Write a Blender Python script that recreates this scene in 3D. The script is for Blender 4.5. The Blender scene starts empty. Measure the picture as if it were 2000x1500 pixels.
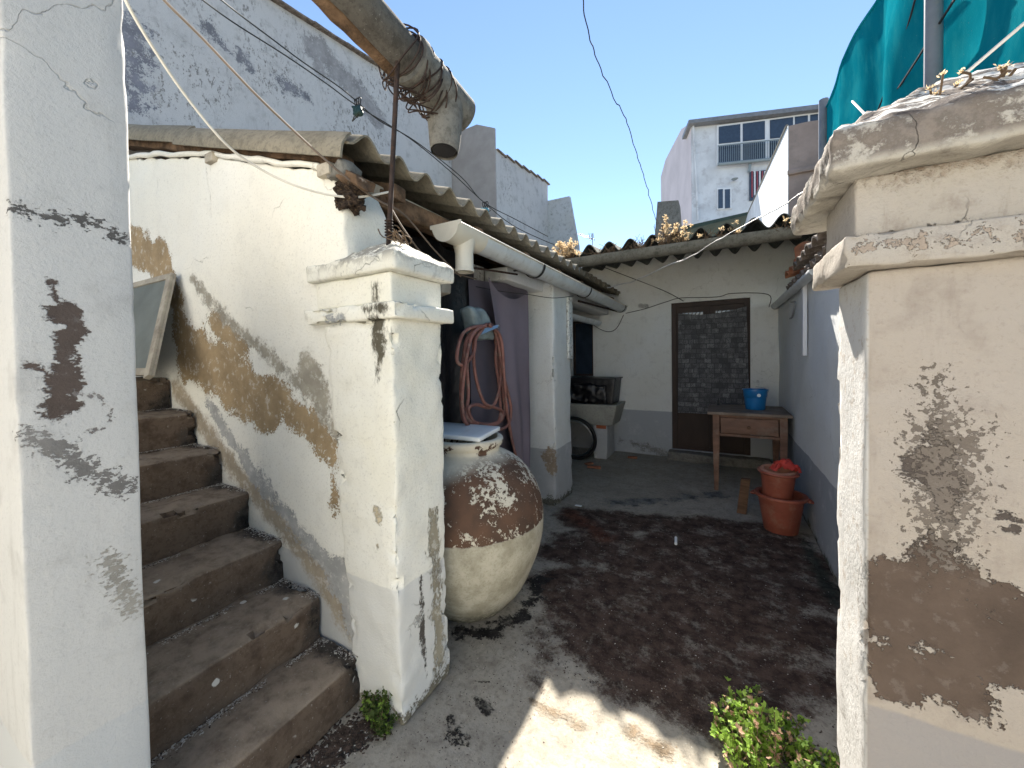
import bpy, bmesh, math, random
from math import sin, cos, pi, radians, atan2, sqrt
from mathutils import Vector, Matrix, noise
random.seed(7)
SC = bpy.context.scene
COL = SC.collection

# ------------------------------------------------------------------ camera
F, CH, YAW, PITCH, ROLL, CY = 750., 1.35, radians(28.7), radians(1.2), .0155, 714.
fw = Vector((-sin(YAW)*cos(PITCH), cos(YAW)*cos(PITCH), -sin(PITCH)))
r0 = Vector((cos(YAW), sin(YAW), 0)); u0 = r0.cross(fw)
RV = r0*cos(ROLL) - u0*sin(ROLL); UV = u0*cos(ROLL) + r0*sin(ROLL)
EYE = Vector((0, 0, CH))
cd = bpy.data.cameras.new('camera'); cam = bpy.data.objects.new('camera', cd); COL.objects.link(cam)
cd.sensor_fit = 'HORIZONTAL'; cd.sensor_width = 36; cd.lens = 13.5; cd.shift_y = -.018
cd.clip_start = .02; cd.clip_end = 3000
M = Matrix((RV, UV, -fw)).transposed().to_4x4(); M.translation = EYE
cam.matrix_world = M
SC.camera = cam
SC.render.resolution_x = 1024; SC.render.resolution_y = 768

# ------------------------------------------------------------------ light
SUN_EL, SUN_AZ = radians(44.5), radians(-14)          # azimuth from +Y towards +X
w = bpy.data.worlds.new('World'); SC.world = w; w.use_nodes = True
nt = w.node_tree; nt.nodes.clear()
sky = nt.nodes.new('ShaderNodeTexSky'); sky.sky_type = 'NISHITA'; sky.sun_disc = False
sky.sun_elevation = SUN_EL; sky.sun_rotation = SUN_AZ; sky.air_density = 1.0; sky.dust_density = .0; sky.ozone_density = 1.5; sky.altitude = 300
bg = nt.nodes.new('ShaderNodeBackground'); bg.inputs[1].default_value = .068
wo = nt.nodes.new('ShaderNodeOutputWorld')
nt.links.new(sky.outputs[0], bg.inputs[0]); nt.links.new(bg.outputs[0], wo.inputs[0])
sl = bpy.data.lights.new('sun', 'SUN'); sl.energy = 5.0; sl.angle = radians(.6); sl.color = (1, .93, .82)
so = bpy.data.objects.new('sun', sl); COL.objects.link(so)
sdir = Vector((sin(SUN_AZ)*cos(SUN_EL), cos(SUN_AZ)*cos(SUN_EL), sin(SUN_EL)))
so.rotation_euler = sdir.to_track_quat('Z', 'Y').to_euler(); so.location = (0, 0, 12)
SC.view_settings.view_transform = 'Standard'; SC.view_settings.look = 'None'
SC.view_settings.exposure = 1.85; SC.view_settings.gamma = 1
SC.render.engine = 'CYCLES'
SC.cycles.max_bounces = 7; SC.cycles.diffuse_bounces = 4

# ------------------------------------------------------------------ measuring helpers: a sight line meets a real plane
def ray(u, v): return fw + RV*((u-1000)/F) + UV*((CY-v)/F)
def GZ(u, v, z=0): d = ray(u, v); return EYE + d*((z-CH)/d.z)
def PX(u, v, x): d = ray(u, v); return EYE + d*(x/d.x)
def PY(u, v, y): d = ray(u, v); return EYE + d*(y/d.y)
def PD(u, v, dep): return EYE + ray(u, v)*dep
def PN(u, v, p, n): d = ray(u, v); return EYE + d*((p-EYE).dot(n)/d.dot(n))

# ------------------------------------------------------------------ node helper
class NT:
    def __init__(s, name, rough=.85, metal=0, spec=.3):
        s.m = bpy.data.materials.new(name); s.m.use_nodes = True; s.t = s.m.node_tree
        s.b = s.t.nodes['Principled BSDF']; s.b.inputs['Roughness'].default_value = rough
        s.b.inputs['Metallic'].default_value = metal; s.b.inputs['Specular IOR Level'].default_value = spec
        g = s.t.nodes.new('ShaderNodeNewGeometry'); s.P = g.outputs['Position']; s.Nn = g.outputs['Normal']
    def n(s, k): return s.t.nodes.new(k)
    def put(s, inp, v):
        if v is None: return
        if isinstance(v, bpy.types.NodeSocket): s.t.links.new(v, inp)
        elif isinstance(v, (int, float)): inp.default_value = v if inp.type == 'VALUE' else (v, v, v) if inp.type == 'VECTOR' else (v, v, v, 1)
        else: inp.default_value = (*v, 1) if inp.type == 'RGBA' and len(v) == 3 else tuple(v)
    def math(s, op, a, b=None, c=None, clamp=False):
        n = s.n('ShaderNodeMath'); n.operation = op; n.use_clamp = clamp
        for i, v in enumerate((a, b, c)): s.put(n.inputs[i], v)
        return n.outputs[0]
    def vec(s, op, a, b=None, out=0):
        n = s.n('ShaderNodeVectorMath'); n.operation = op; s.put(n.inputs[0], a); s.put(n.inputs[1], b)
        return n.outputs['Value'] if op in ('DOT_PRODUCT', 'LENGTH', 'DISTANCE') else n.outputs[0]
    def scale(s, v, sc): return s.vec('MULTIPLY', v, sc)
    def noise(s, scale=5, detail=4, rough=.55, vec=None, dist=0):
        n = s.n('ShaderNodeTexNoise'); s.put(n.inputs['Vector'], vec or s.P); n.inputs['Scale'].default_value = scale
        n.inputs['Detail'].default_value = detail; n.inputs['Roughness'].default_value = rough; n.inputs['Distortion'].default_value = dist
        return n.outputs[0]
    def vor(s, scale, feat='F1', vec=None, out=0, metric='EUCLIDEAN'):
        n = s.n('ShaderNodeTexVoronoi'); n.feature = feat; s.put(n.inputs['Vector'], vec or s.P); n.inputs['Scale'].default_value = scale
        if feat == 'F1': n.distance = metric
        return n.outputs[out]
    def ss(s, v, lo, hi, a=0., b=1.):
        n = s.n('ShaderNodeMapRange'); n.interpolation_type = 'SMOOTHSTEP'; s.put(n.inputs[0], v)
        for i, x in zip((1, 2, 3, 4), (lo, hi, a, b)): n.inputs[i].default_value = x
        return n.outputs[0]
    def mix(s, f, a, b, mode='MIX'):
        n = s.n('ShaderNodeMix'); n.data_type = 'RGBA'; n.blend_type = mode; s.put(n.inputs[0], f); s.put(n.inputs[6], a); s.put(n.inputs[7], b)
        return n.outputs[2]
    def mul(s, a, b): return s.math('MULTIPLY', a, b)
    def xyz(s, v=None):
        n = s.n('ShaderNodeSeparateXYZ'); s.put(n.inputs[0], v or s.P); return n.outputs
    def caps(s, lst):
        """signed distance in metres to a set of capsules: (a, b, ra, rb)"""
        out = None
        for a, b, ra, rb in lst:
            a = Vector(a); b = Vector(b); ba = b-a
            if ba.length < 1e-4: ba = Vector((0, 0, 1e-3))
            pa = s.vec('SUBTRACT', s.P, tuple(a))
            h = s.math('MULTIPLY', s.vec('DOT_PRODUCT', pa, tuple(ba)), 1/ba.dot(ba), clamp=True)
            n = s.n('ShaderNodeVectorMath'); n.operation = 'SCALE'; n.inputs[0].default_value = tuple(ba); s.put(n.inputs['Scale'], h)
            d = s.vec('LENGTH', s.vec('SUBTRACT', pa, n.outputs[0]))
            d = s.math('SUBTRACT', d, s.math('MULTIPLY_ADD', h, rb-ra, ra))
            out = d if out is None else s.math('MINIMUM', out, d)
        return out
    def blot(s, lst, amp=.06, scale=12, soft=.006, detail=6, rough=.7, stretch=None, grain=.8):
        v = s.scale(s.P, stretch) if stretch else None
        nz = s.math('MULTIPLY_ADD', s.noise(scale, detail, rough, v), amp*3, -amp*1.5)
        g = amp*grain
        nz = s.math('ADD', nz, s.math('MULTIPLY_ADD', s.noise(95, 3, .7, v), g*2, -g))
        return s.ss(s.math('ADD', s.caps(lst), nz), soft, -soft)
    def bump(s, h, strength=.4, dist=.01, prev=None):
        n = s.n('ShaderNodeBump'); n.inputs['Strength'].default_value = strength; n.inputs['Distance'].default_value = dist
        s.put(n.inputs['Height'], h); s.put(n.inputs['Normal'], prev); return n.outputs[0]
    def done(s, col, normal=None, rough=None):
        s.put(s.b.inputs['Base Color'], col); s.put(s.b.inputs['Normal'], normal); s.put(s.b.inputs['Roughness'], rough); return s.m

def simple(name, col, rough=.7, metal=0, var=.25, scale=8, bump=.2, bs=60, bd=.002, dirt=None, spec=.3, stretch=None, damt=.5):
    t = NT(name, rough, metal, spec)
    v = t.scale(t.P, stretch) if stretch else None
    n1 = t.noise(scale, 5, .6, v)
    c = t.mix(t.ss(n1, .3, .7), tuple(x*(1-var) for x in col), tuple(min(1, x*(1+var*.6)) for x in col))
    if dirt: c = t.mix(t.mul(t.ss(t.noise(scale*1.7, 7, .7), .5, .68), damt), c, dirt)
    return t.done(c, t.bump(t.noise(bs, 4, .6, v), bump, bd))

ISL = {'right_pillar_plaster': .12, 'left_pillar_plaster': .1}
def plaster(name, base, grime=(.30, .28, .25), gamt=.35, stains=(), dado=None, bump=.5, speck=.0, crack=.3, tint=(.95, .93, .88), scale=1., extra=None):
    """stains: (capsules, colour, amp, scale, soft, stretch, relief)"""
    t = NT(name, .9, 0, .15)
    big = t.noise(1.6*scale, 5, .6); mid = t.noise(9*scale, 6, .65); fine = t.noise(95, 5, .78)
    c = t.mix(t.ss(big, .3, .72), tuple(base), tuple(b*k for b, k in zip(base, tint)))
    c = t.mix(t.mul(t.ss(mid, .5, .8), gamt), c, grime)
    streak = t.noise(6*scale, 6, .7, t.scale(t.P, (3, 3, .5)))
    c = t.mix(t.mul(t.ss(streak, .55, .8), gamt*.8), c, grime)
    c = t.mix(t.mul(t.ss(fine, .52, .68), .28), c, grime)
    h = t.mul(mid, .5)
    if dado:
        (k, z0, dcol) = dado                                   # k: vector for a linear function
        f = t.math('ADD', t.vec('DOT_PRODUCT', t.P, k), t.math('MULTIPLY_ADD', mid, .02, -.01))
        dm = t.ss(f, z0+.004, z0-.004)
        c = t.mix(t.mul(dm, t.ss(t.noise(5, 6, .7), .25, .5, .55, 1)), c, dcol)
    if speck:
        sp = t.ss(t.noise(38*scale, 5, .78, t.scale(t.P, (1, 1, .55))), .545, .60)
        where = t.ss(t.noise(1.7*scale, 4, .6), .44, .62)
        c = t.mix(t.mul(t.mul(sp, where), speck), c, (.16, .15, .14))
    for st in stains:
        caps, col, amp, sc, soft, stretch, relief = st
        m = t.blot(caps, amp, sc, soft, stretch=stretch)
        cc = t.mix(t.ss(mid, .3, .7), tuple(x*.8 for x in col), tuple(x*1.15 for x in col))
        cc = t.mix(t.mul(t.ss(t.noise(30, 5, .7), .54, .64), ISL.get(name, .35)), cc, base)
        c = t.mix(m, c, cc)
        if relief: h = t.math('SUBTRACT', h, t.mul(m, relief))
    if crack:
        wv = t.vec('ADD', t.P, t.scale(t.n_col(3.5), .25)) if hasattr(t, 'n_col') else t.P
        n = t.n('ShaderNodeTexNoise'); n.inputs['Scale'].default_value = 5; n.inputs['Detail'].default_value = 5; t.put(n.inputs['Vector'], t.P)
        wv = t.vec('ADD', t.P, t.scale(n.outputs['Color'], (.35, .35, .35)))
        cr = t.ss(t.vor(1.4*scale, 'DISTANCE_TO_EDGE', wv), .0045, .0)
        cr = t.mul(cr, t.ss(t.noise(2.3, 2), .53, .62))
        c = t.mix(t.mul(cr, crack*.8), c, (.16, .15, .13)); h = t.math('SUBTRACT', h, t.mul(cr, .6))
    if extra: c = extra(t, c)
    nn = t.bump(h, bump, .012); nn = t.bump(fine, .5, .005, nn)
    return t.done(c, nn)

# ------------------------------------------------------------------ object helpers
def tag(o, label=None, cat=None, group=None, kind=None):
    if label: o['label'] = label
    if cat: o['category'] = cat
    if group: o['group'] = group
    if kind: o['kind'] = kind
    return o
def thing(name, label, cat, loc=(0, 0, 0), group=None):
    o = bpy.data.objects.new(name, None); COL.objects.link(o); o.location = loc; o.empty_display_size = .1
    return tag(o, label, cat, group)
def wloc(o):
    v = Vector(o.location)
    while o.parent: o = o.parent; v += Vector(o.location)
    return v
def mk(name, vf, mat, parent=None, smooth=True, label=None):
    """verts in world metres; the origin goes to the piece's own middle"""
    vs, fs = vf
    vs = [Vector(v) for v in vs]
    lo = Vector([min(v[i] for v in vs) for i in range(3)]); hi = Vector([max(v[i] for v in vs) for i in range(3)])
    c = Vector(((lo.x+hi.x)/2, (lo.y+hi.y)/2, lo.z))
    me = bpy.data.meshes.new(name); me.from_pydata([v-c for v in vs], [], fs); me.update()
    me.materials.append(mat)
    if smooth:
        me.polygons.foreach_set('use_smooth', [True]*len(me.polygons)); 
        try: me.set_sharp_from_angle(angle=radians(50))
        except Exception: pass
    o = bpy.data.objects.new(name, me); COL.objects.link(o)
    if parent: o.parent = parent; o.location = c - wloc(parent)
    else: o.location = c
    if label: o['label'] = label
    return o
def join(*parts):
    V, Fc = [], []
    for vs, fs in parts:
        n = len(V); V += list(vs); Fc += [tuple(i+n for i in f) for f in fs]
    return V, Fc
def xf(vf, m): return [m @ Vector(v) for v in vf[0]], vf[1]
def box(x0, x1, y0, y1, z0, z1):
    v = [(x, y, z) for x in (x0, x1) for y in (y0, y1) for z in (z0, z1)]
    return v, [(0, 1, 3, 2), (4, 6, 7, 5), (0, 4, 5, 1), (2, 3, 7, 6), (0, 2, 6, 4), (1, 5, 7, 3)]
def hull8(a, b):
    """prism between two quads given as 4 points each (same order)"""
    return list(a)+list(b), [(3, 2, 1, 0), (4, 5, 6, 7)] + [(i, (i+1) % 4, 4+(i+1) % 4, 4+i) for i in range(4)]
def prism(poly, off):
    n = len(poly); off = Vector(off); a = [Vector(p) for p in poly]; b = [p+off for p in a]
    return a+b, [tuple(range(n))[::-1], tuple(range(n, 2*n))] + [(i, (i+1) % n, n+(i+1) % n, n+i) for i in range(n)]
def rbox(x0, x1, y0, y1, z0, z1, r=.01, step=.05, amp=.003, freq=6, warp=None, seed=0, lump=0, chip=0):
    """box with rounded worn edges, surface displaced by noise"""
    L = (x1-x0, y1-y0, z1-z0); lo = (x0, y0, z0); hi = (x1, y1, z1)
    ax = []
    for i in range(3):
        n = max(1, int(round((L[i]-2*r)/step)))
        a = [lo[i], lo[i]+r*.35, lo[i]+r] + [lo[i]+r+(L[i]-2*r)*k/n for k in range(1, n)] + [hi[i]-r, hi[i]-r*.35, hi[i]]
        ax.append(a)
    idx, V, Fc = {}, [], []
    def vid(k):
        if k in idx: return idx[k]
        p = Vector((ax[0][k[0]], ax[1][k[1]], ax[2][k[2]]))
        q = Vector([min(max(p[i], lo[i]+r), hi[i]-r) for i in range(3)])
        n = (p-q).normalized() if (p-q).length > 1e-9 else Vector((0, 0, 1))
        p = q + n*r
        s = Vector((seed*3.1, seed*1.7, seed))
        d = noise.fractal(p*freq+s, 1., 2., 4)*amp
        if lump: d += noise.noise(p*1.8+s)*lump
        if chip:
            e = sum(1 for i in range(3) if abs(p[i]-lo[i]) < r*1.2 or abs(p[i]-hi[i]) < r*1.2)
            if e >= 2: d -= max(0, noise.fractal(p*21+s*2, 1, 2, 4)-.12)*chip*max(0, noise.noise(p*3.3+s)+.15)*3
        p = p + n*d
        if warp: p = Vector(warp(p))
        idx[k] = len(V); V.append(p); return idx[k]
    N = [len(a)-1 for a in ax]
    for d in range(3):
        e, f = (d+1) % 3, (d+2) % 3
        for side in (0, N[d]):
            for i in range(N[e]):
                for j in range(N[f]):
                    q = []
                    for (a, b) in ((i, j), (i+1, j), (i+1, j+1), (i, j+1)):
                        k = [0, 0, 0]; k[d] = side; k[e] = a; k[f] = b; q.append(vid(tuple(k)))
                    Fc.append(tuple(q if side else q[::-1]))
    return V, Fc
def lathe(prof, c=(0, 0, 0), seg=40, amp=0, freq=4, arc=2*pi):
    V, Fc = [], []; n = len(prof); full = abs(arc-2*pi) < 1e-6; S = seg if full else seg+1
    for k in range(S):
        a = arc*k/seg
        for r, z in prof:
            p = Vector((r*cos(a), r*sin(a), z))
            if amp and r > .01: p += Vector((cos(a), sin(a), 0))*noise.fractal(p*freq, 1, 2, 3)*amp
            V.append(p+Vector(c))
    for k in range(seg):
        k2 = (k+1) % S
        for i in range(n-1): Fc.append((k*n+i, k2*n+i, k2*n+i+1, k*n+i+1))
    return V, Fc
def smoothpts(pts, m=6):
    P = [Vector(p) for p in pts]
    if len(P) < 3: return P
    out = []
    for i in range(len(P)-1):
        a, b, c, d = P[max(0, i-1)], P[i], P[i+1], P[min(len(P)-1, i+2)]
        for k in range(m):
            t = k/m
            out.append(.5*((2*b)+(c-a)*t+(2*a-5*b+4*c-d)*t*t+(3*b-a-3*c+d)*t**3))
    return out+[P[-1]]
def tube(pts, r, seg=8, cap=True, closed=False):
    P = [Vector(p) for p in pts]; n = len(P); V, Fc = [], []
    up = None
    for i in range(n):
        if closed: t = (P[(i+1) % n]-P[i-1]).normalized()
        else: t = (P[min(i+1, n-1)]-P[max(i-1, 0)]).normalized()
        if up is None: up = t.orthogonal().normalized()
        up = (up-t*up.dot(t)).normalized(); s = t.cross(up)
        rr = r[i] if isinstance(r, (list, tuple)) else r
        for k in range(seg):
            a = 2*pi*k/seg; V.append(P[i]+(up*cos(a)+s*sin(a))*rr)
    for i in range(n if closed else n-1):
        j = (i+1) % n
        for k in range(seg):
            k2 = (k+1) % seg; Fc.append((i*seg+k, i*seg+k2, j*seg+k2, j*seg+k))
    if cap and not closed: Fc += [tuple(range(seg))[::-1], tuple(range((n-1)*seg, n*seg))]
    return V, Fc
def wire(pts, r, seg=6, m=6, wob=0):
    P = smoothpts(pts, m)
    if wob: P = [p+Vector((noise.noise(p*9), noise.noise(p*9+Vector((5, 0, 0))), noise.noise(p*9+Vector((0, 7, 0)))))*wob for p in P]
    return tube(P, r, seg)
def sheet(fn, nu, nv, th=0):
    """surface fn(u,v) for u,v in 0..1; thickness along the local normal"""
    G = [[Vector(fn(i/nu, j/nv)) for j in range(nv+1)] for i in range(nu+1)]
    V = [p for r in G for p in r]; Fc = []
    W = nv+1
    for i in range(nu):
        for j in range(nv): Fc.append((i*W+j, (i+1)*W+j, (i+1)*W+j+1, i*W+j+1))
    if th:
        n = len(V); nr = []
        for i in range(nu+1):
            for j in range(nv+1):
                a = G[min(i+1, nu)][j]-G[max(i-1, 0)][j]; b = G[i][min(j+1, nv)]-G[i][max(j-1, 0)]
                nr.append(a.cross(b).normalized())
        V += [V[k]-nr[k]*th for k in range(n)]
        F2 = [tuple(x+n for x in f[::-1]) for f in Fc]
        E = []
        for i in range(nu): E += [(i*W, i*W+n, (i+1)*W+n, (i+1)*W), ((i+1)*W+nv, (i+1)*W+nv+n, i*W+nv+n, i*W+nv)]
        for j in range(nv): E += [(j+1, j+1+n, j+n, j), (nu*W+j, nu*W+j+n, nu*W+j+1+n, nu*W+j+1)]
        Fc = Fc+F2+E
    return V, Fc
def wall_holes(x0, x1, z0, z1, holes, y0, y1, step=.25, amp=0.004):
    """wall slab in the XZ plane with rectangular openings, y0 = front"""
    xs = sorted({x0, x1, *[h[0] for h in holes], *[h[1] for h in holes]}); zs = sorted({z0, z1, *[h[2] for h in holes], *[h[3] for h in holes]})
    def dens(a):
        o = []
        for p, q in zip(a, a[1:]):
            n = max(1, int((q-p)/step)); o += [p+(q-p)*k/n for k in range(n)]
        return o+[a[-1]]
    xs, zs = dens(xs), dens(zs); V, Fc, idx = [], [], {}
    def inside(i, j):
        if i < 0 or j < 0 or i >= len(xs)-1 or j >= len(zs)-1: return False
        cx, cz = (xs[i]+xs[i+1])/2, (zs[j]+zs[j+1])/2
        return not any(h[0] < cx < h[1] and h[2] < cz < h[3] for h in holes)
    def vid(i, j, b):
        k = (i, j, b)
        if k not in idx:
            idx[k] = len(V); V.append((xs[i], (y1 if b else y0+noise.noise(Vector((xs[i]*2, zs[j]*2, 3)))*amp), zs[j]))
        return idx[k]
    for i in range(len(xs)-1):
        for j in range(len(zs)-1):
            if not inside(i, j): continue
            Fc.append((vid(i, j, 0), vid(i+1, j, 0), vid(i+1, j+1, 0), vid(i, j+1, 0)))
            Fc.append((vid(i, j, 1), vid(i, j+1, 1), vid(i+1, j+1, 1), vid(i+1, j, 1)))
            for (di, dj, a, b) in ((-1, 0, (i, j+1), (i, j)), (1, 0, (i+1, j), (i+1, j+1)), (0, -1, (i, j), (i+1, j)), (0, 1, (i+1, j+1), (i, j+1))):
                if not inside(i+di, j+dj): Fc.append((vid(*a, 0), vid(*a, 1), vid(*b, 1), vid(*b, 0)))
    return V, Fc

# ------------------------------------------------------------------ materials
CREAM = (.86, .85, .79); WHITE = (.76, .78, .78); GREYD = (.40, .42, .43); MOULD = (.10, .095, .085); TAN = (.37, .275, .165); BRN = (.17, .135, .11)
def cy(us, y, ra, rb=None):                     # chain of capsules on a plane y
    return [(PY(*a, y), PY(*b, y), ra, rb or ra) for a, b in zip(us, us[1:])]
def cx(us, x, ra, rb=None): return [(PX(*a, x), PX(*b, x), ra, rb or ra) for a, b in zip(us, us[1:])]
YW = 1.02
m_cream = plaster('cream_plaster', CREAM, gamt=.12, tint=(1, .98, .94), bump=.6, crack=.5,
    dado=((.0, 0, 1.), .50, (.56, .56, .54)),
    stains=[
    (cy([(255, 480), (310, 510), (345, 590)], YW, .13, .08)+cy([(345, 600), (365, 700)], YW, .07, .12)+cy([(380, 690), (450, 740), (520, 790)], YW, .16, .12)+cy([(520, 760), (610, 830), (645, 880)], YW, .075, .05)+cy([(645, 880), (655, 1010)], YW, .035, .015)+cy([(420, 620), (470, 680)], YW, .05), TAN, .085, 8, .004, None, .5),
    (cy([(375, 545), (440, 620), (520, 690), (600, 770), (670, 870)], YW, .022, .03)+cy([(600, 725), (625, 790)], YW, .075, .06)  , (.38, .35, .29), .055, 20, .02, None, .2),
    (cy([(668, 850), (700, 880)], YW, .025)+cy([(700, 900), (705, 960)], YW, .01), (.14, .13, .11), .045, 30, .006, None, .1),
    (cy([(345, 760), (430, 880), (520, 985), (600, 1090), (700, 1250)], YW, .055, .05), (.40, .34, .26), .05, 14, .03, None, .1),
    (cy([(405, 790), (520, 955), (650, 1120)], YW, .025, .045)+cy([(660, 1120), (705, 1260)], YW, .07, .06), (.43, .43, .42), .065, 11, .008, None, .3),
    ])
XP = -1.04
m_pilC = plaster('pillar_plaster', (.84, .83, .77), gamt=.2, tint=(.97, .95, .88), bump=.8, crack=.9,
    dado=((0, 0, 1.), .50, (.68, .68, .65)),
    stains=[
    (cy([(735, 560), (735, 600)], YW-.01, .016, .02)+cy([(742, 630), (742, 690)], YW-.01, .036, .022)+cy([(742, 690), (735, 745)], YW-.01, .020, .004)+cy([(715, 603), (752, 600)], YW-.03, .016), (.11, .10, .075), .03, 26, .012, (1, 1, .4), .1),
    (cy([(640, 625), (670, 622)], YW-.03, .015), (.36, .37, .37), .03, 22, .008, None, .1),
    (cx([(845, 1000), (850, 1150), (858, 1290)], XP, .02, .03), (.33, .30, .23), .06, 16, .01, (1, 1, .5), .6),
    (cx([(822, 1130), (830, 1320)], XP, .004, .006), (.10, .09, .08), .03, 14, .004, (1, 1, .6), .5),
    ([(Vector((-1.35, 1.0, 0)), Vector((-1.0, 1.0, 0)), .03, .03), (Vector((-1.0, 1.05, 0)), Vector((-1.0, 1.3, 0)), .05, .05)], (.22, .20, .15), .07, 14, .01, None, .2),
    (cy([(740, 995), (745, 1010)], YW, .022)+cy([(742, 1065), (745, 1080)], YW, .01), (.55, .47, .33), .02, 22, .005, None, .4),
    ])
def capc(t, c):
    x = t.xyz(); n_ = t.noise(20, 7, .75)
    g = t.mul(t.ss(x[2], 1.69, 1.745), t.ss(n_, .44, .52))
    return t.mix(t.mul(g, .8), c, (.24, .225, .195))
m_cap = plaster('cap_plaster', (.76, .75, .68), grime=(.3, .28, .25), gamt=.7, bump=1., crack=.6, speck=.5, scale=1.6, extra=capc)
def sunlit_side(t, c):  # sunlight on the pillar's left face, painted in as a whiter colour
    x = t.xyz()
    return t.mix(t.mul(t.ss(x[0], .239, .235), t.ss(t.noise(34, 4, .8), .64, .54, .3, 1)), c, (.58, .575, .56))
XL = -1.263
m_pilL = plaster('left_pillar_plaster', (.61, .605, .59), grime=(.37, .36, .345), gamt=.5, bump=.55, crack=.25, tint=(.97, .97, .96),
    dado=((0, 0, 1.), .51, (.56, .57, .57)),
    stains=[
    (cx([(103, 548), (110, 590)], XL, .004, .008)+cx([(122, 612), (152, 642)], XL, .026, .016)+cx([(135, 655), (122, 705)], XL, .018, .012)+cx([(55, 708), (108, 738)], XL, .005, .012)+cx([(122, 725), (112, 805)], XL, .024, .02)+cx([(155, 700), (140, 790)], XL, .006, .012), (.115, .09, .078), .020, 26, .003, (1, 1, 1.6), .8),
    (cx([(140, 770), (195, 775), (218, 805), (210, 835), (165, 842)], XL, .0, .0), (.22, .2, .19), .02, 55, .003, None, .3),
    (cx([(20, 405), (100, 425), (170, 430), (245, 468)], XL, .004, .008), (.12, .115, .11), .04, 50, .003, (1, 1, 1.6), .3),
    (cx([(60, 850), (120, 880), (170, 920), (240, 950)], XL, .01, .02), (.22, .21, .20), .045, 60, .003, (1, 1, 1.5), .3),
    (cx([(215, 1100), (262, 1190)], XL, .015, .01), (.36, .34, .30), .05, 60, .006, (1, 1, 1.6), .3),
    ])
YR = .93
m_pilR = plaster('right_pillar_plaster', (.45, .405, .365), grime=(.27, .225, .19), gamt=.75, bump=.7, crack=0, extra=sunlit_side, tint=(.97, .93, .86),
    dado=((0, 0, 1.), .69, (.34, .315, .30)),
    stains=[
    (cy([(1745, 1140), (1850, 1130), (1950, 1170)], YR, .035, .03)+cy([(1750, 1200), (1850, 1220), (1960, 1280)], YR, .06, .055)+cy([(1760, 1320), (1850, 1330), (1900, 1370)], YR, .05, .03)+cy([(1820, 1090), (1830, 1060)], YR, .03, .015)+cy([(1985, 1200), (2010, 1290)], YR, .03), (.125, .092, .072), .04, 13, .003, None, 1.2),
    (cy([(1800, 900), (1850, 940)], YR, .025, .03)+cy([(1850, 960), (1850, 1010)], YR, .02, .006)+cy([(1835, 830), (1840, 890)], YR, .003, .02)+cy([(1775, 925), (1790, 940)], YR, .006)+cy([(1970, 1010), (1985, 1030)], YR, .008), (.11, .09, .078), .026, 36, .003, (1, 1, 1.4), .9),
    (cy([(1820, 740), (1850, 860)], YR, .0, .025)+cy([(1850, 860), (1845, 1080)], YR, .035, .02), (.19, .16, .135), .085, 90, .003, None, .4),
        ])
m_white = plaster('white_plaster', (.74, .76, .755), grime=(.42, .42, .40), gamt=.45, bump=.4, crack=.4, dado=((0, 0, 1.), .60, (.38, .40, .425)),
    stains=[(cy([(1215, 860), (1300, 885)], 5.45, .03), (.22, .22, .21), .10, 8, .03, None, .1), (cy([(1250, 597), (1262, 599)], 5.45, .03), (.35, .35, .34), .02, 9, .01, None, .1)])
m_rwall = plaster('right_wall_plaster', (.78, .81, .84), grime=(.5, .52, .54), gamt=.25, bump=.35, crack=.4, dado=((0, 0, 1.), .545, (.36, .39, .43)),
    stains=[([(Vector((.58, 1.2, 0)), Vector((.58, 5.4, 0)), .03, .03)], (.12, .13, .10), .07, 9, .02, None, .1)])
m_col = plaster('column_plaster', (.74, .76, .76), gamt=.25, bump=.6, crack=.4, dado=((0, 0, 1.), .52, (.42, .43, .44)),
    stains=[(cy([(1072, 890), (1080, 915)], 3.17, .06), (.33, .26, .19), .06, 14, .008, None, .4),
            ([(Vector((-1.6, 3.16, 0)), Vector((-1.3, 3.16, .0)), .06, .08), (Vector((-1.3, 3.16, 0)), Vector((-1.3, 3.6, 0)), .05, .05)], (.13, .13, .11), .10, 16, .01, None, .2)])
m_high = plaster('old_whitewash', (.55, .54, .53), grime=(.22, .215, .21), gamt=.7, bump=.5, crack=.5, speck=.8, tint=(.93, .93, .94), scale=.8,
    stains=[(cx([(630, 110), (690, 170), (740, 230)], -4, .16, .12)+cx([(610, 90), (625, 130)], -4, .10), (.30, .29, .29), .22, 5, .015, None, .3),
            (cx([(255, 60), (262, 200)], -4, .10, .05), (.22, .22, .25), .25, 14, .02, (1, 1, 1), .2),
            (cx([(410, 60), (440, 90)], -4, .06, .02)+cx([(470, 110), (485, 130)], -4, .04)+cx([(545, 160), (600, 190)], -4, .04), (.2, .2, .22), .16, 12, .02, None, .2)])
m_beige = simple('beige_render', (.36, .33, .31), var=.12, scale=4, bump=.3)
m_greyw = plaster('mouldy_pier', (.50, .52, .54), grime=(.17, .17, .17), gamt=.9, bump=.7, speck=.9, scale=1.5)
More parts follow.
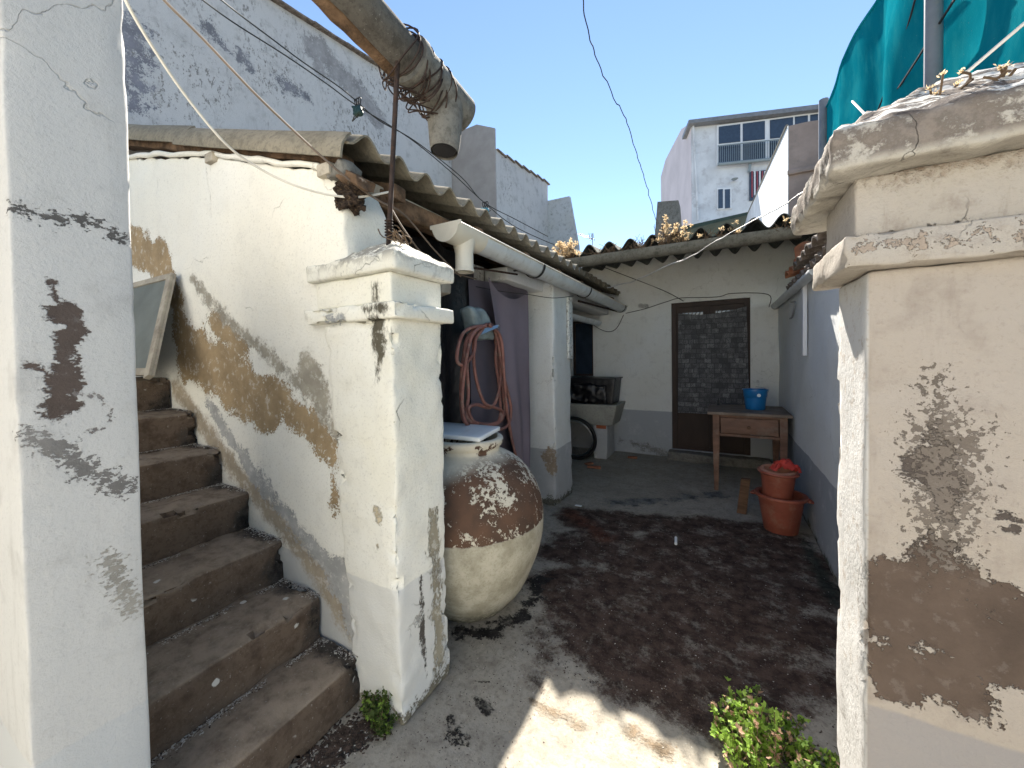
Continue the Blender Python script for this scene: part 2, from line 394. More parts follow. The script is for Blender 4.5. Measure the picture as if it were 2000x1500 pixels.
def concrete(name, base, dark, amt=.6, stains=(), drops=0, top_light=None):
    t = NT(name, .92, 0, .12)
    n1 = t.noise(3, 7, .65); n2 = t.noise(14, 7, .7); n3 = t.noise(90, 4, .7)
    c = t.mix(t.ss(n1, .32, .68), base, tuple(b*.8 for b in base))
    c = t.mix(t.mul(t.ss(n2, .45, .7), amt), c, dark)
    c = t.mix(t.mul(t.ss(t.noise(48, 4, .75), .50, .62), .4), c, dark)
    if top_light:  # paler upward faces: the light on the treads put into the colour
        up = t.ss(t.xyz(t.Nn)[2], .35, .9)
        c = t.mix(t.mul(up, t.ss(n2, .72, .35, .25, .9)), c, top_light)
    h = t.mul(n2, .6)
    for caps, col, amp, sc, soft in stains:
        m = t.blot(caps, amp, sc, soft, 7, .72, grain=.35)
        m = t.mul(m, t.ss(t.noise(6, 7, .8), .34, .5, .45, 1))
        cc = t.mix(t.ss(n2, .35, .65), tuple(x*.55 for x in col), tuple(x*1.5 for x in col)); c = t.mix(m, c, cc); h = t.math('ADD', h, t.mul(m, t.mul(n3, .8)))
    if drops:
        v = t.vor(drops); pick = t.ss(t.vor(drops, out=1), .0, 1)
        dn = t.math('ADD', v, t.math('MULTIPLY_ADD', n3, .14, -.07))
        c = t.mix(t.mul(t.ss(dn, .15, .11), t.ss(t.noise(drops*.55, 1), .54, .58)), c, (.55, .54, .50))
    c = t.mix(t.mul(t.ss(n3, .62, .72), .5), c, (.42, .40, .37))
    nn = t.bump(h, .7, .012); nn = t.bump(n3, .6, .004, nn)
    return t.done(c, nn)
def cz(us, ra, rb=None, z=0): return [(GZ(*a, z), GZ(*b, z), ra, rb or ra) for a, b in zip(us, us[1:])]
m_floor = concrete('yard_concrete', (.37, .34, .285), (.17, .15, .125), .5, [
    (cz([(1180, 985), (1400, 965)], .05), (.13, .13, .13), .25, 4, .06),
    ([(Vector((-.22, 2.05, 0)), Vector((-.12, 2.80, 0)), .56, .50)]+cz([(1130, 1010), (1500, 1045)], .20, .22)+cz([(1120, 1070), (1560, 1090)], .26, .22)+cz([(1110, 1140), (1600, 1160)], .22, .16)+cz([(1120, 1215), (1600, 1240)], .15, .16)+cz([(1220, 1290), (1620, 1330)], .12, .12)+cz([(1350, 1370), (1500, 1420)], .06, .05)+cz([(1050, 1330), (1060, 1240)], .02, .04), (.068, .046, .037), .18, 2.8, .05),
    (cz([(890, 1235), (960, 1232), (1020, 1200), (1060, 1130)], .03, .05)+cz([(880, 1400), (900, 1440)], .015)+cz([(930, 1370), (960, 1385)], .006)+cz([(620, 1490), (700, 1440)], .03, .05), (.03, .028, .026), .09, 9, .012),
    (cz([(1110, 1000), (1180, 1050)], .07), (.10, .045, .03), .08, 6, .06),
    (cz([(1570, 1060), (1640, 1180)], .03, .05), (.05, .055, .045), .06, 6, .03),
    (cz([(1040, 1370), (1140, 1420)], .01)+cz([(1240, 1430), (1300, 1470)], .02), (.17, .13, .09), .06, 12, .02),
    (cz([(872, 1318), (905, 1322), (935, 1331), (978, 1336)], .0035, .002), (.02, .018, .015), .006, 40, .002)])
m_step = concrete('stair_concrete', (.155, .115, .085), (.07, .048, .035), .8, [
    ([(Vector((-3.2, YW, 1.3)), Vector((-1.25, YW, .1)), .09, .07)], (.06, .052, .045), .06, 9, .03)], drops=11, top_light=(.29, .235, .18))
m_cement = concrete('grey_cement', (.24, .23, .205), (.09, .085, .075), .7)
m_asb = concrete('fibre_cement', (.30, .27, .21), (.12, .11, .09), .55)
m_asbd = concrete('mossy_fibre_cement', (.13, .135, .12), (.05, .055, .045), .7)
m_pvc = simple('cream_plastic', (.70, .66, .56), .38, var=.08, scale=5, bump=.05, dirt=(.5, .42, .30), spec=.5, damt=.3)
m_pvcg = simple('grey_white_plastic', (.62, .66, .68), .4, var=.08, bump=.05, dirt=(.35, .35, .33), spec=.5)
m_wood = simple('brown_wood', (.13, .075, .045), .75, var=.35, scale=6, bump=.4, bs=25, stretch=(1, 1, 6))
m_oldw = simple('weathered_wood', (.42, .38, .31), .85, var=.3, scale=6, bump=.5, bs=30, dirt=(.18, .15, .12))
m_rot = simple('rotten_timber', (.16, .10, .06), .95, var=.5, scale=14, bump=1, bs=40, bd=.01, dirt=(.05, .035, .025))
m_doorw = simple('dark_door_wood', (.045, .028, .022), .55, var=.25, scale=5, bump=.2, stretch=(1, 1, .3))
m_table = simple('table_wood', (.20, .115, .08), .7, var=.3, scale=4, bump=.3, bs=30, stretch=(1, 4, 4), dirt=(.27, .22, .18))
m_ttop = simple('table_top_wood', (.21, .165, .13), .7, var=.3, scale=4, bump=.3, stretch=(1, 4, 1), dirt=(.36, .32, .28))
m_terra = simple('terracotta_plastic', (.29, .085, .055), .5, var=.2, scale=7, bump=.1, dirt=(.34, .19, .13), spec=.4)
m_tile = simple('clay_tile', (.36, .15, .085), .85, var=.3, scale=9, bump=.5, dirt=(.10, .08, .06))
m_tiled = simple('lichened_tile', (.16, .13, .11), .9, var=.4, scale=22, bump=.9, dirt=(.45, .44, .40))
m_blue = simple('blue_plastic', (.015, .17, .44), .35, var=.1, bump=.03, spec=.5)
m_black = simple('black_plastic', (.012, .012, .014), .4, var=.3, bump=.6, bs=14, bd=.02, spec=.5)
m_rubber = simple('black_rubber', (.014, .014, .014), .6, var=.2)
m_metal = simple('dull_metal', (.45, .46, .47), .35, 1, .1)
m_rust = simple('rusty_iron', (.055, .038, .032), .8, .2, .4, 20, dirt=(.12, .055, .03))
m_pole = simple('grey_painted_steel', (.20, .21, .23), .5, .1, .15, 6, dirt=(.3, .28, .25))
m_galv = simple('galvanised_steel', (.33, .35, .37), .45, .5, .15, 6)
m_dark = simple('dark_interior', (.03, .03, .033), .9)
m_wirew = simple('white_cable', (.72, .68, .60), .6, var=.1)
m_wirea = simple('brown_cable', (.17, .13, .10), .7, var=.2)
m_wireb = simple('black_cable', (.03, .03, .03), .6)
m_wireg = simple('galvanised_wire', (.5, .5, .5), .45, .4)
m_hose = simple('red_rubber_hose', (.24, .11, .09), .65, var=.3, scale=10, bump=.1, dirt=(.30, .24, .20))
m_enamel = simple('white_enamel', (.78, .82, .84), .22, var=.04, bump=.02, dirt=(.5, .47, .4), spec=.5, damt=.2)
m_red = simple('red_plastic_bag', (.45, .05, .04), .5, var=.3, bump=.5, bs=20, bd=.01)
m_paintw = simple('peeling_white_paint', (.66, .66, .62), .8, var=.1, scale=20, bump=.6, dirt=(.13, .10, .07), damt=1.)
m_far = simple('far_white_render', (.66, .68, .71), .9, var=.12, scale=1.2, bump=.3, bs=5, bd=.02, dirt=(.45, .45, .47), damt=.7)
m_farp = simple('far_pink_render', (.62, .56, .58), .9, var=.1, scale=.6, bump=.1, bs=4)
m_brownw = simple('brown_render', (.30, .235, .205), .9, var=.25, scale=1.6, bump=.5, bs=6, bd=.02, dirt=(.2, .17, .15))
m_glass = simple('window_glass', (.03, .045, .07), .08, var=.2, bump=.0, spec=.8)
m_alu = simple('white_aluminium', (.75, .77, .8), .4, var=.05, bump=.02)
m_bars = simple('grey_railing_paint', (.25, .30, .33), .5, var=.1)
m_gsheet = simple('green_sheet', (.05, .075, .06), .7, var=.2)
m_brick = simple('red_brick', (.38, .12, .06), .9, var=.2, bump=.4)

def m_cloth_print():
    t = NT('printed_cotton', .9, 0, .1)
    x = t.xyz(); cmb = t.n('ShaderNodeCombineXYZ'); t.put(cmb.inputs[0], x[0]); t.put(cmb.inputs[1], x[2]); P2 = cmb.outputs[0]
    def brick(w, h, mort, off, c1, c2, cm, vec):
        b = t.n('ShaderNodeTexBrick'); b.offset = off; b.squash = .7; b.squash_frequency = 3; t.put(b.inputs['Vector'], vec)
        for k_, v_ in (('Scale', 1), ('Mortar Size', mort), ('Brick Width', w), ('Row Height', h), ('Mortar Smooth', .1)): b.inputs[k_].default_value = v_
        t.put(b.inputs['Color1'], c1); t.put(b.inputs['Color2'], c2); t.put(b.inputs['Mortar'], cm); return b.outputs[0]
    big = brick(.085, .062, .004, .37, (.07, .07, .075), (.25, .25, .255), (.04, .04, .045), P2)
    small = brick(.026, .013, .003, .5, (.3, .3, .3), (.9, .9, .9), (.12, .12, .12), P2)
    dots = t.ss(t.vor(70, vec=P2, metric='CHEBYCHEV'), .2, .4)
    sel = t.ss(t.noise(9, 1, .5, P2), .48, .52)
    c = t.mix(.75, big, t.mix(sel, small, dots), 'MULTIPLY')
    c = t.mix(.30, c, (.20, .20, .205))
    return t.done(c, t.bump(t.noise(200), .2, .001))
m_print = m_cloth_print()
def m_cloth(name, col, tr=.25):
    t = NT(name, .95, 0, .05)
    c = t.mix(t.ss(t.noise(2.5, 5, .6), .3, .7), col, tuple(x*.8 for x in col))
    m = t.done(c, t.bump(t.noise(160, 3), .3, .0015)); b = t.b
    b.inputs['Transmission Weight'].default_value = 0
    tl = t.n('ShaderNodeBsdfTranslucent'); t.put(tl.inputs[0], col); mx = t.n('ShaderNodeMixShader'); mx.inputs[0].default_value = tr
    o = t.t.nodes['Material Output']; t.t.links.new(b.outputs[0], mx.inputs[1]); t.t.links.new(tl.outputs[0], mx.inputs[2]); t.t.links.new(mx.outputs[0], o.inputs[0])
    return m
m_mauve = m_cloth('mauve_cloth', (.30, .25, .29)); m_mauved = m_cloth('dark_mauve_cloth', (.20, .175, .21))
def m_netting():
    t = NT('teal_shade_net', 1, 0, 0)
    x = t.xyz(); cmb = t.n('ShaderNodeCombineXYZ'); t.put(cmb.inputs[0], x[1]); t.put(cmb.inputs[1], x[2]); P2 = cmb.outputs[0]
    wv = t.n('ShaderNodeTexWave'); wv.bands_direction = 'DIAGONAL'; wv.inputs['Scale'].default_value = 40; wv.inputs['Distortion'].default_value = 3; t.put(wv.inputs['Vector'], P2)
    c = t.mix(t.ss(t.noise(2.2, 5, .6), .3, .7), (.005, .25, .33), (.015, .38, .47))
    c = t.mix(t.mul(wv.outputs[0], .25), c, (0, .14, .2))
    c = t.mix(t.mul(t.ss(t.noise(3, 5, .7, t.scale(P2, (3.5, 1.1, 1))), .45, .62), .5), c, (.04, .42, .47))
    c = t.mix(t.ss(t.noise(60, 3, .8), .66, .71), c, (.15, .45, .45))
    m = t.done(c, t.bump(wv.outputs[0], .3, .003)); b = t.b
    tl = t.n('ShaderNodeBsdfTranslucent'); t.put(tl.inputs[0], (.01, .36, .42)); mx = t.n('ShaderNodeMixShader'); mx.inputs[0].default_value = .5
    o = t.t.nodes['Material Output']; t.t.links.new(b.outputs[0], mx.inputs[1]); t.t.links.new(tl.outputs[0], mx.inputs[2]); t.t.links.new(mx.outputs[0], o.inputs[0])
    return m
m_net = m_netting()
def m_leafy(name, c1, c2, tr=.35):
    t = NT(name, .6, 0, .3)
    c = t.mix(t.ss(t.noise(22, 3, .6), .35, .65), c1, c2)
    m = t.done(c); b = t.b
    tl = t.n('ShaderNodeBsdfTranslucent'); t.put(tl.inputs[0], tuple(x*1.3 for x in c2)); mx = t.n('ShaderNodeMixShader'); mx.inputs[0].default_value = tr
    o = t.t.nodes['Material Output']; t.t.links.new(b.outputs[0], mx.inputs[1]); t.t.links.new(tl.outputs[0], mx.inputs[2]); t.t.links.new(mx.outputs[0], o.inputs[0])
    return m
m_leaf = m_leafy('fresh_leaf', (.13, .24, .03), (.28, .42, .07)); m_leafd = m_leafy('dull_leaf', (.05, .085, .02), (.10, .14, .035))
m_pink = m_leafy('dried_pink_leaf', (.42, .25, .17), (.55, .38, .27)); m_dry = m_leafy('dry_weed', (.48, .33, .16), (.66, .52, .33)); m_stem = simple('dry_stem', (.16, .11, .07), .9)
JC = Vector((-1.24, 1.735, 0))
def m_jarmat():
    t = NT('limewashed_clay', .9, 0, .15)
    x = t.xyz(); n1 = t.noise(5, 6, .65); n2 = t.noise(26, 7, .75); n3 = t.noise(90, 4, .7)
    z = x[2]
    # flaking paint: bare clay on the shoulder, with scattered flakes of paint left on
    zz = t.math('ADD', z, t.math('MULTIPLY_ADD', n1, .10, -.05))
    band = t.mul(t.ss(t.math('ADD', z, t.math('MULTIPLY_ADD', n2, .03, -.015)), .495, .503), t.ss(t.math('ADD', zz, t.math('MULTIPLY', x[0], -.35)), 1.24, 1.13))
    flake = t.ss(t.math('ADD', t.math('MULTIPLY_ADD', n2, .6, t.mul(t.noise(60, 4, .7), .4)), t.math('MULTIPLY_ADD', t.noise(4, 3), .55, -.22)), .51, .535)
    clay = t.mix(t.ss(t.noise(9, 5), .3, .7), (.135, .078, .052), (.085, .056, .042))
    paint = t.mix(t.mul(t.ss(t.noise(12, 6, .7), .48, .72), .5), (.62, .58, .48), (.36, .33, .26))
    lime = t.mix(t.ss(t.noise(7, 6, .7), .35, .65), (.50, .47, .38), (.33, .305, .23))
    lime = t.mix(t.mul(t.ss(n3, .5, .66), .4), lime, (.22, .20, .15))
    c = t.mix(t.ss(z, .495, .505), lime, paint)
    m = t.mul(band, flake)
    rim = t.mul(t.mul(t.ss(z, .84, .85), t.ss(z, .91, .90)), t.ss(t.noise(11, 4, .7), .52, .56))
    m = t.math('MAXIMUM', m, rim)
    c = t.mix(m, c, clay)
    c = t.mix(t.mul(t.ss(z, .17, .02), t.ss(n2, .35, .6)), c, (.10, .09, .06))
    h = t.math('SUBTRACT', t.mul(n1, .3), t.mul(m, .7))
    nn = t.bump(h, .5, .012); nn = t.bump(n3, .5, .004, nn)
    return t.done(c, nn)
m_jar = m_jarmat()

# ================================================================== ground
def ground_mesh(x0, x1, y0, y1, step, amp, base):
    nx, ny = int((x1-x0)/step), int((y1-y0)/step)
    V = []
    for i in range(nx+1):
        for j in range(ny+1):
            p = Vector((x0+(x1-x0)*i/nx, y0+(y1-y0)*j/ny, 0))
            V.append((p.x, p.y, base+noise.fractal(p*2.2, 1, 2, 5)*amp+noise.noise(p*25)*amp*.15))
    W = ny+1
    return V, [(i*W+j, (i+1)*W+j, (i+1)*W+j+1, i*W+j+1) for i in range(nx) for j in range(ny)]
tag(mk('courtyard_floor', ground_mesh(-4.0, .62, -2.6, 5.5, .035, .012, 0), m_floor), kind='structure')
tag(mk('ground', ([(-900, -900, -.06), (900, -900, -.06), (900, 900, -.06), (-900, 900, -.06)], [(0, 1, 2, 3)]), m_cement, smooth=False), kind='structure')

# ================================================================== unseen wall added behind the viewer for its bounce light
wb = thing('bounce_wall', 'unseen white wall added behind the viewpoint to bounce sunlight', 'wall', (0, -2.3, 0))
mk('wall_face', rbox(-4.2, 1.6, -2.5, -2.25, 0, 2.6, .03, .4, .006), m_cream, wb)

# ================================================================== stairs
NS = 7; RISE = .1805; XS = [-1.262, -1.487, -1.757, -2.028, -2.29, -2.567, -2.85, -3.6]
st = thing('staircase', 'worn brown concrete steps climbing left beside the peeling cream wall', 'stairs', (-1.26, .7, 0))
for i in range(NS):
    ys = .39 if i == 0 else .30
    y_left = .25 if i == 0 else -.1
    def wp(p, i=i):
        # slight sag of the worn nosing
        return (p.x + .012*sin(p.y*3+i), p.y, p.z - (.012*max(0, 1-abs(p.x-XS[i])/.08) if p.z > RISE*(i+1)-.03 else 0))
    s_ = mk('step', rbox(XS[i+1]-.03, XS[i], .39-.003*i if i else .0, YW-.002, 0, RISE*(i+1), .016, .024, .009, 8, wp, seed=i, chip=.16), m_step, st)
# ================================================================== left pillar
lp = thing('gate_pillar', 'pale grey white plastered pillar at the left picture edge with a dark brown stain', 'pillar', (-1.6, .28, 0), 'plastered gate pillars')
yl0 = PX(28, 750, XL).y
mk('shaft', rbox(-2.1, XL, yl0, .386, 0, 3.0, .008, .04, .002, 5, None, 3, lump=.004, chip=.02), m_pilL, lp)

# ================================================================== centre pillar
cp = thing('gate_pillar', 'short white pillar with pyramid cap and black mould streak beside the clay jar', 'pillar', (-1.19, 1.17, 0), 'plastered gate pillars')
def wpc(p):
    t = p.z/1.5
    x = p.x
    if x < -1.2: x = x - .15*t*min(1, (-1.2-x)/.1)
    else: x = x + (.012 if p.z < .25 else 0)*(.25-p.z)/.25
    return (x, p.y + noise.noise(Vector((p.x*3, 0, p.z*2.5)))*.008, p.z)
mk('shaft', rbox(-1.29, -1.042, 1.008, 1.29, 0, 1.50, .014, .02, .006, 9, wpc, 5, lump=.006, chip=.05), m_pilC, cp)
mk('band', rbox(-1.52, -1.0, .985, 1.325, 1.497, 1.557, .01, .025, .003, 9, None, 2, chip=.06), m_pilC, cp)
mk('neck', rbox(-1.47, -1.042, 1.008, 1.29, 1.557, 1.668, .01, .025, .003, 9, None, 2), m_pilC, cp)
def capwarp(x0, x1, y0, y1, zt, h, e, w):
    def f(p):
        if p.z < zt-.006: return p
        d = min(p.x-x0, x1-p.x, p.y-y0, y1-p.y)
        k = min(1, max(0, (d-e)/w)); return (p.x, p.y, p.z+h*k+noise.fractal(p*22, .8, 2.1, 6)*.008)
    return f
mk('cap', rbox(-1.50, -1.0, .985, 1.33, 1.668, 1.735, .012, .016, .004, 12, capwarp(-1.34, -1.0, .985, 1.33, 1.735, .105, .005, .16), 4, chip=.02), m_cap, cp)

# ================================================================== right pillar
rp = thing('gate_pillar', 'large plastered pillar at the right picture edge with a big bare brown patch', 'pillar', (.42, 1.03, 0), 'plastered gate pillars')
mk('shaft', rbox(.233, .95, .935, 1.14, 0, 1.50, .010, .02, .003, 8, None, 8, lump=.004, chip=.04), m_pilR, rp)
m_pilRt = plaster('right_moulding_plaster', (.47, .43, .385), grime=(.25, .205, .17), gamt=.8, bump=1., crack=.5, scale=2.,
    stains=[([(Vector((.22, .9, 1.53)), Vector((.95, .9, 1.53)), .0, .0)], (.40, .33, .27), .05, 30, .002, None, 1.), ([(Vector((.22, .93, 1.563)), Vector((.95, .93, 1.563)), .0, .0)], (.12, .10, .085), .015, 30, .004, None, .4), ([(Vector((.2, .92, 1.668)), Vector((.95, .92, 1.668)), .004, .004)], (.26, .20, .15), .04, 20, .02, None, .2)])
mk('band', rbox(.193, .99, .90, 1.175, 1.50, 1.56, .006, .012, .0022, 24, None, 9, chip=.012), m_pilRt, rp)
mk('neck', rbox(.214, .95, .925, 1.145, 1.56, 1.668, .006, .025, .0015, 20, None, 9), m_pilRt, rp)
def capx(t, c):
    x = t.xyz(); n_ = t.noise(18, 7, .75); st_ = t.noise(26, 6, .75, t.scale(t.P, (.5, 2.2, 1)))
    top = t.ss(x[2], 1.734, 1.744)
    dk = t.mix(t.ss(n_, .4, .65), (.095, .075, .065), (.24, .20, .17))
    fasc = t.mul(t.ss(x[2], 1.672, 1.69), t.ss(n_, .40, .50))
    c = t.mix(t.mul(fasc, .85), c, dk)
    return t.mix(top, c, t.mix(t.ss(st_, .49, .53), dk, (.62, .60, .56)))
m_capr = plaster('right_cap_plaster', (.50, .47, .42), grime=(.14, .12, .11), gamt=.8, bump=1., crack=.3, scale=2.2, extra=capx)
mk('cap', rbox(.168, 1.02, .87, 1.30, 1.668, 1.738, .010, .009, .005, 22, capwarp(.168, 1.3, .87, 1.5, 1.738, .135, .0, .20), 12, chip=.015), m_capr, rp)

# ================================================================== lean-to shed on the left
EX, EZ = -1.24, 2.215                                            # eave line of its roof
SL = (2.86-EZ)/(3.3+EX)*1.0
SLOPE = .31
shed = thing('lean_to_shed', 'cream plastered lean-to with corrugated roof and open dark side next to the stairs', 'shed', (-2.5, 3.2, 0))
topz = [(-3.9, 2.80), (-3.3, 2.66), (-2.85, 2.55), (-2.35, 2.42), (-1.75, 2.23), (-1.42, 2.12), (-1.33, 2.04), (-1.296, 1.975)]
def gable_top(x):
    for (a, za), (b, zb) in zip(topz, topz[1:]):
        if a <= x <= b: return za+(zb-za)*(x-a)/(b-a)
    return topz[-1][1] if x > -1.3 else topz[0][1]
def wpg(p):
    t = gable_top(p.x)
    f = p.z/2.0
    dz = noise.fractal(Vector((p.x*9, 0, 1)), 1, 2, 4)*.02 if p.z > 1.9 else 0
    return (p.x, p.y, f*t+dz)
mk('gable_wall', rbox(-3.95, -1.298, YW, YW+.22, 0, 2.0, .014, .035, .004, 7, wpg, 1, lump=.01, chip=.02), m_cream, shed)
# inner side and floor plinth of the shed (dark interior)
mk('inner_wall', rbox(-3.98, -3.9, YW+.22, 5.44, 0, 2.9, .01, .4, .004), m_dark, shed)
# corner column, front one and its dado
mk('column', rbox(-1.63, -1.31, 3.17, 3.6, 0, 2.03, .02, .035, .006, 6, None, 7, lump=.012, chip=.08), m_col, shed)
mk('wall_plate', rbox(-1.42, -1.33, 1.24, 5.4, 2.03, 2.12, .012, .12, .008, 5), m_rot, shed)
mk('parapet_strip', rbox(-1.60, -1.40, 2.5, 5.42, 1.93, 2.03, .01, .15, .004), m_col, shed)
for yy in (1.3, 1.95, 2.6, 3.25, 3.9, 4.55, 5.2):
    def wr(p): return (p.x, p.y, p.z+(-1.3-p.x)*SLOPE)
    mk('rafter', rbox(-3.9, -1.27, yy-.035, yy+.035, 2.07, 2.14, .008, .15, .006, 8, wr, yy), m_rot, shed)
# end battens under the gable sheet, with pale sawn ends
for (u, v) in ((405, 300), (630, 322)):
    p = PY(u, v, .985); mk('batten', rbox(p.x-.045, p.x+.03, .99, 1.9, p.z-.035, p.z+.012, .004, .1, .003), m_oldw, shed)
def wr2(p): return (p.x, p.y+noise.noise(p*6)*.01, p.z+(-1.3-p.x)*SLOPE)
mk('verge_beam', rbox(-3.8, -1.34, 1.03, 1.11, 2.12, 2.17, .01, .08, .012, 7, wr2, 3), m_rot, shed)
mk('broken_plank', rbox(-1.42, -1.20, 1.0, 1.10, 2.0, 2.05, .01, .02, .02, 12, lambda p: (p.x, p.y, p.z+(-1.2-p.x)*.55), 3), m_rot, shed)
mk('broken_plank', rbox(-1.345, -1.245, 1.012, 1.09, 1.945, 2.05, .008, .008, .03, 38, None, 6), simple('decayed_wood', (.045, .03, .022), 1, var=.6, scale=60, bump=1, bs=60, bd=.02, dirt=(.28, .2, .12)), shed)
mk('mortar_lump', rbox(-1.38, -1.27, .99, 1.10, 2.06, 2.12, .02, .02, .03, 9, None, 6), m_cement, shed)
mk('plaster_edge', tube([Vector((x, YW-.006, gable_top(x)+.012+noise.noise(Vector((x*5, 2, 0)))*.02)) for x in [-3.6+i*.06 for i in range(38)]], [.012+.012*abs(noise.noise(Vector((i*.4, 0, 0)))) for i in range(38)], 8), m_cream, shed)
PITCHW = .18
def corr(x0, x1, y0, waves, amp, zoff, slope, seed, pitch=PITCHW, per=10):
    """sheet whose waves repeat along Y and which rises towards -X"""
    n = int(waves*per)
    def f(u, v):
        y = y0+waves*pitch*u; x = x1+(x0-x1)*v
        edge = noise.noise(Vector((y*3, seed, 0)))*.008 if v == 0 else 0
        return (x+edge, y, zoff+(x1-x)*slope + amp*(1-cos(2*pi*u*waves))*.5-amp*.5 + noise.noise(Vector((x*2, y*2, seed)))*.006)
    return sheet(f, n, 10, .008)
k = 0
for row in range(2):
    y = 1.005
    for wv_ in (5, 5, 5, 5, 5):
        x1 = EX-row*1.45+(random.uniform(-.015, .015)); zo = EZ+(EX-x1)*SLOPE+row*.014
        mk('roof_sheet', corr(x1-1.55, x1, y, wv_, .066, zo, SLOPE, k), m_asb, shed); k += 1
        y += wv_*PITCHW-.0
for (xa_, xb_, dz_) in ((-2.62, -1.255, .0), (-3.95, -2.50, .016)):
    def fv(u, v, xa_=xa_, xb_=xb_, dz_=dz_):
        x = xb_+(xa_-xb_)*u; a = v*1.75; zz = EZ+(EX-x)*SLOPE+dz_
        return (x+noise.noise(Vector((v*3, x, 2)))*.01, .985+dz_*.5-.0+.05*(1-sin(a))-.01, zz-.015-.085*v+.025*cos(a)+noise.noise(Vector((x*2.5, v, 0)))*.008)
    mk('verge_sheet', sheet(fv, 30, 8, .009), m_asb, shed)
mk('black_tarp', sheet(lambda u, v: (-1.52+.03*sin(u*14)+.02*noise.noise(Vector((u*4, v*3, 0))), 1.30+.9*u, .75+1.3*v), 20, 14, .004), m_black, shed)
mk('support_post', rbox(-1.66, -1.61, PX(924, 700, -1.63).y, PX(945, 700, -1.63).y, 0, 2.05, .008, .06, .006, 9), m_paintw, shed)
mk('purlin_end', rbox(-1.62, -1.30, 1.62, 1.70, 1.70, 1.76, .012, .03, .012), m_oldw, shed)
mk('electric_box', rbox(-1.44, -1.38, 1.46, 1.56, 1.56, 1.68, .006, .05, .001), m_oldw, shed)
# timber strip with flaking paint on the column
mk('flaking_board', rbox(-1.312, -1.285, 3.50, 3.60, 1.33, 1.93, .004, .015, .006, 22, None, 3), m_paintw, shed)

# gutter along the shed eave
GX, GZr = -1.225, 2.03; GR = .075
gt = thing('roof_gutter', 'cream half-round plastic gutter under the shed eave with an open outlet', 'gutter', (GX, 3.4, GZr))
def halfround(y0, y1, r, z, cxx, th=.004, n=16, droop=0):
    def f(u, v):
        a = pi*u; y = y0+(y1-y0)*v
        return (cxx-r*cos(a), y, z-(y-y0)*droop-r*sin(a)*1.05)
    return sheet(f, n, 12, -th)
g1 = mk('trough', halfround(1.72, 5.44, GR, GZr, GX), m_pvcg, gt)
g2 = mk('outlet_section', join(halfround(1.56, 1.84, GR+.007, GZr+.002, GX)), m_pvc, gt)
def dcap():
    pts = [(GX-(GR+.010)*cos(pi*i/16), 1.555, GZr-(GR+.010)*sin(pi*i/16)*1.05) for i in range(17)]
    pts = [(GX-GR-.022, 1.555, GZr+.006), (GX-GR-.022, 1.555, GZr-.012)]+pts[1:-1]+[(GX+GR+.022, 1.555, GZr-.012), (GX+GR+.022, 1.555, GZr+.006)]
    return prism(pts, (0, .008, 0))
mk('end_cap', dcap(), m_pvc, gt, smooth=False)
mk('outlet', lathe([(.048, 0), (.053, 0), (.053, .014), (.049, .016), (.049, .10), (.054, .125), (.064, .17), (.060, .17), (.044, .10), (.044, 0), (.048, 0)], (GX+.005, 1.71, GZr-.215), 24), m_pvc, gt)
for s_ in (-1, 1): mk('rim', tube([(GX+s_*(GR+.002), 1.56, GZr), (GX+s_*(GR+.002), 5.43, GZr)], .0065, 8), m_pvc, gt)
for yy in (2.6, 3.75, 5.3): mk('bracket', join(halfround(yy, yy+.025, GR+.012, GZr, GX, .004), box(GX-.3, GX-GR, yy, yy+.02, GZr-.02, GZr-.012)), m_wireb, gt)
lg = mk('gutter_section', join(xf(halfround(0, 1.35, .055, 0, 0), Matrix.Translation((-1.52, 3.95, 1.83)))), m_pvcg)
tag(lg, 'short dull white gutter length lying under the eave behind the column', 'gutter')
hd = mk('iron_bar', tube([PX(905, 520, -1.33), PX(1010, 536, -1.33)], .007, 8), m_rust); tag(hd, 'thin dark iron bar lying just under the cream gutter', 'bar')
hb = mk('iron_bar', tube([PX(1130, 588, -1.30), PX(1228, 614, -1.30)], .012, 8), m_rust); tag(hb, 'rusty bar under the far end of the gutter by the back wall', 'bar')

# curtains
def curtain(name, tl, tr, br, bl, sag, fold, mat, nf=5, seed=0, off=(1, 0, 0)):
    tl, tr, br, bl = map(Vector, (tl, tr, br, bl)); off = Vector(off)
    def f(u, v):
        top = tl.lerp(tr, u)+Vector((0, 0, -sag*4*u*(1-u))); bot = bl.lerp(br, u)
        p = top.lerp(bot, v)
        w_ = sin(u*nf*2*pi+v*2+seed)*fold*(.35+.65*v)+noise.noise(Vector((u*3, v*2, seed)))*fold*1.6
        return p+off*w_
    return sheet(f, 44, 34, .002)
XC = -1.39
c1 = mk('door_curtain', curtain('c', PX(953, 541, XC), PX(1030, 570, XC), PX(1037, 915, XC), PX(1006, 900, XC), .10, .012, m_mauve, 2.2, 1), m_mauve)
tag(c1, 'mauve cloth hung slack beside the white column behind the hose', 'curtain')
c2 = mk('door_curtain', curtain('c', PX(915, 545, XC-.10), PX(1030, 560, XC-.10), PX(1030, 925, XC-.10), PX(925, 925, XC-.10), .0, .010, m_mauved, 3, 4), m_mauved)
tag(c2, 'darker mauve sheet hanging flat behind the front curtain', 'curtain')

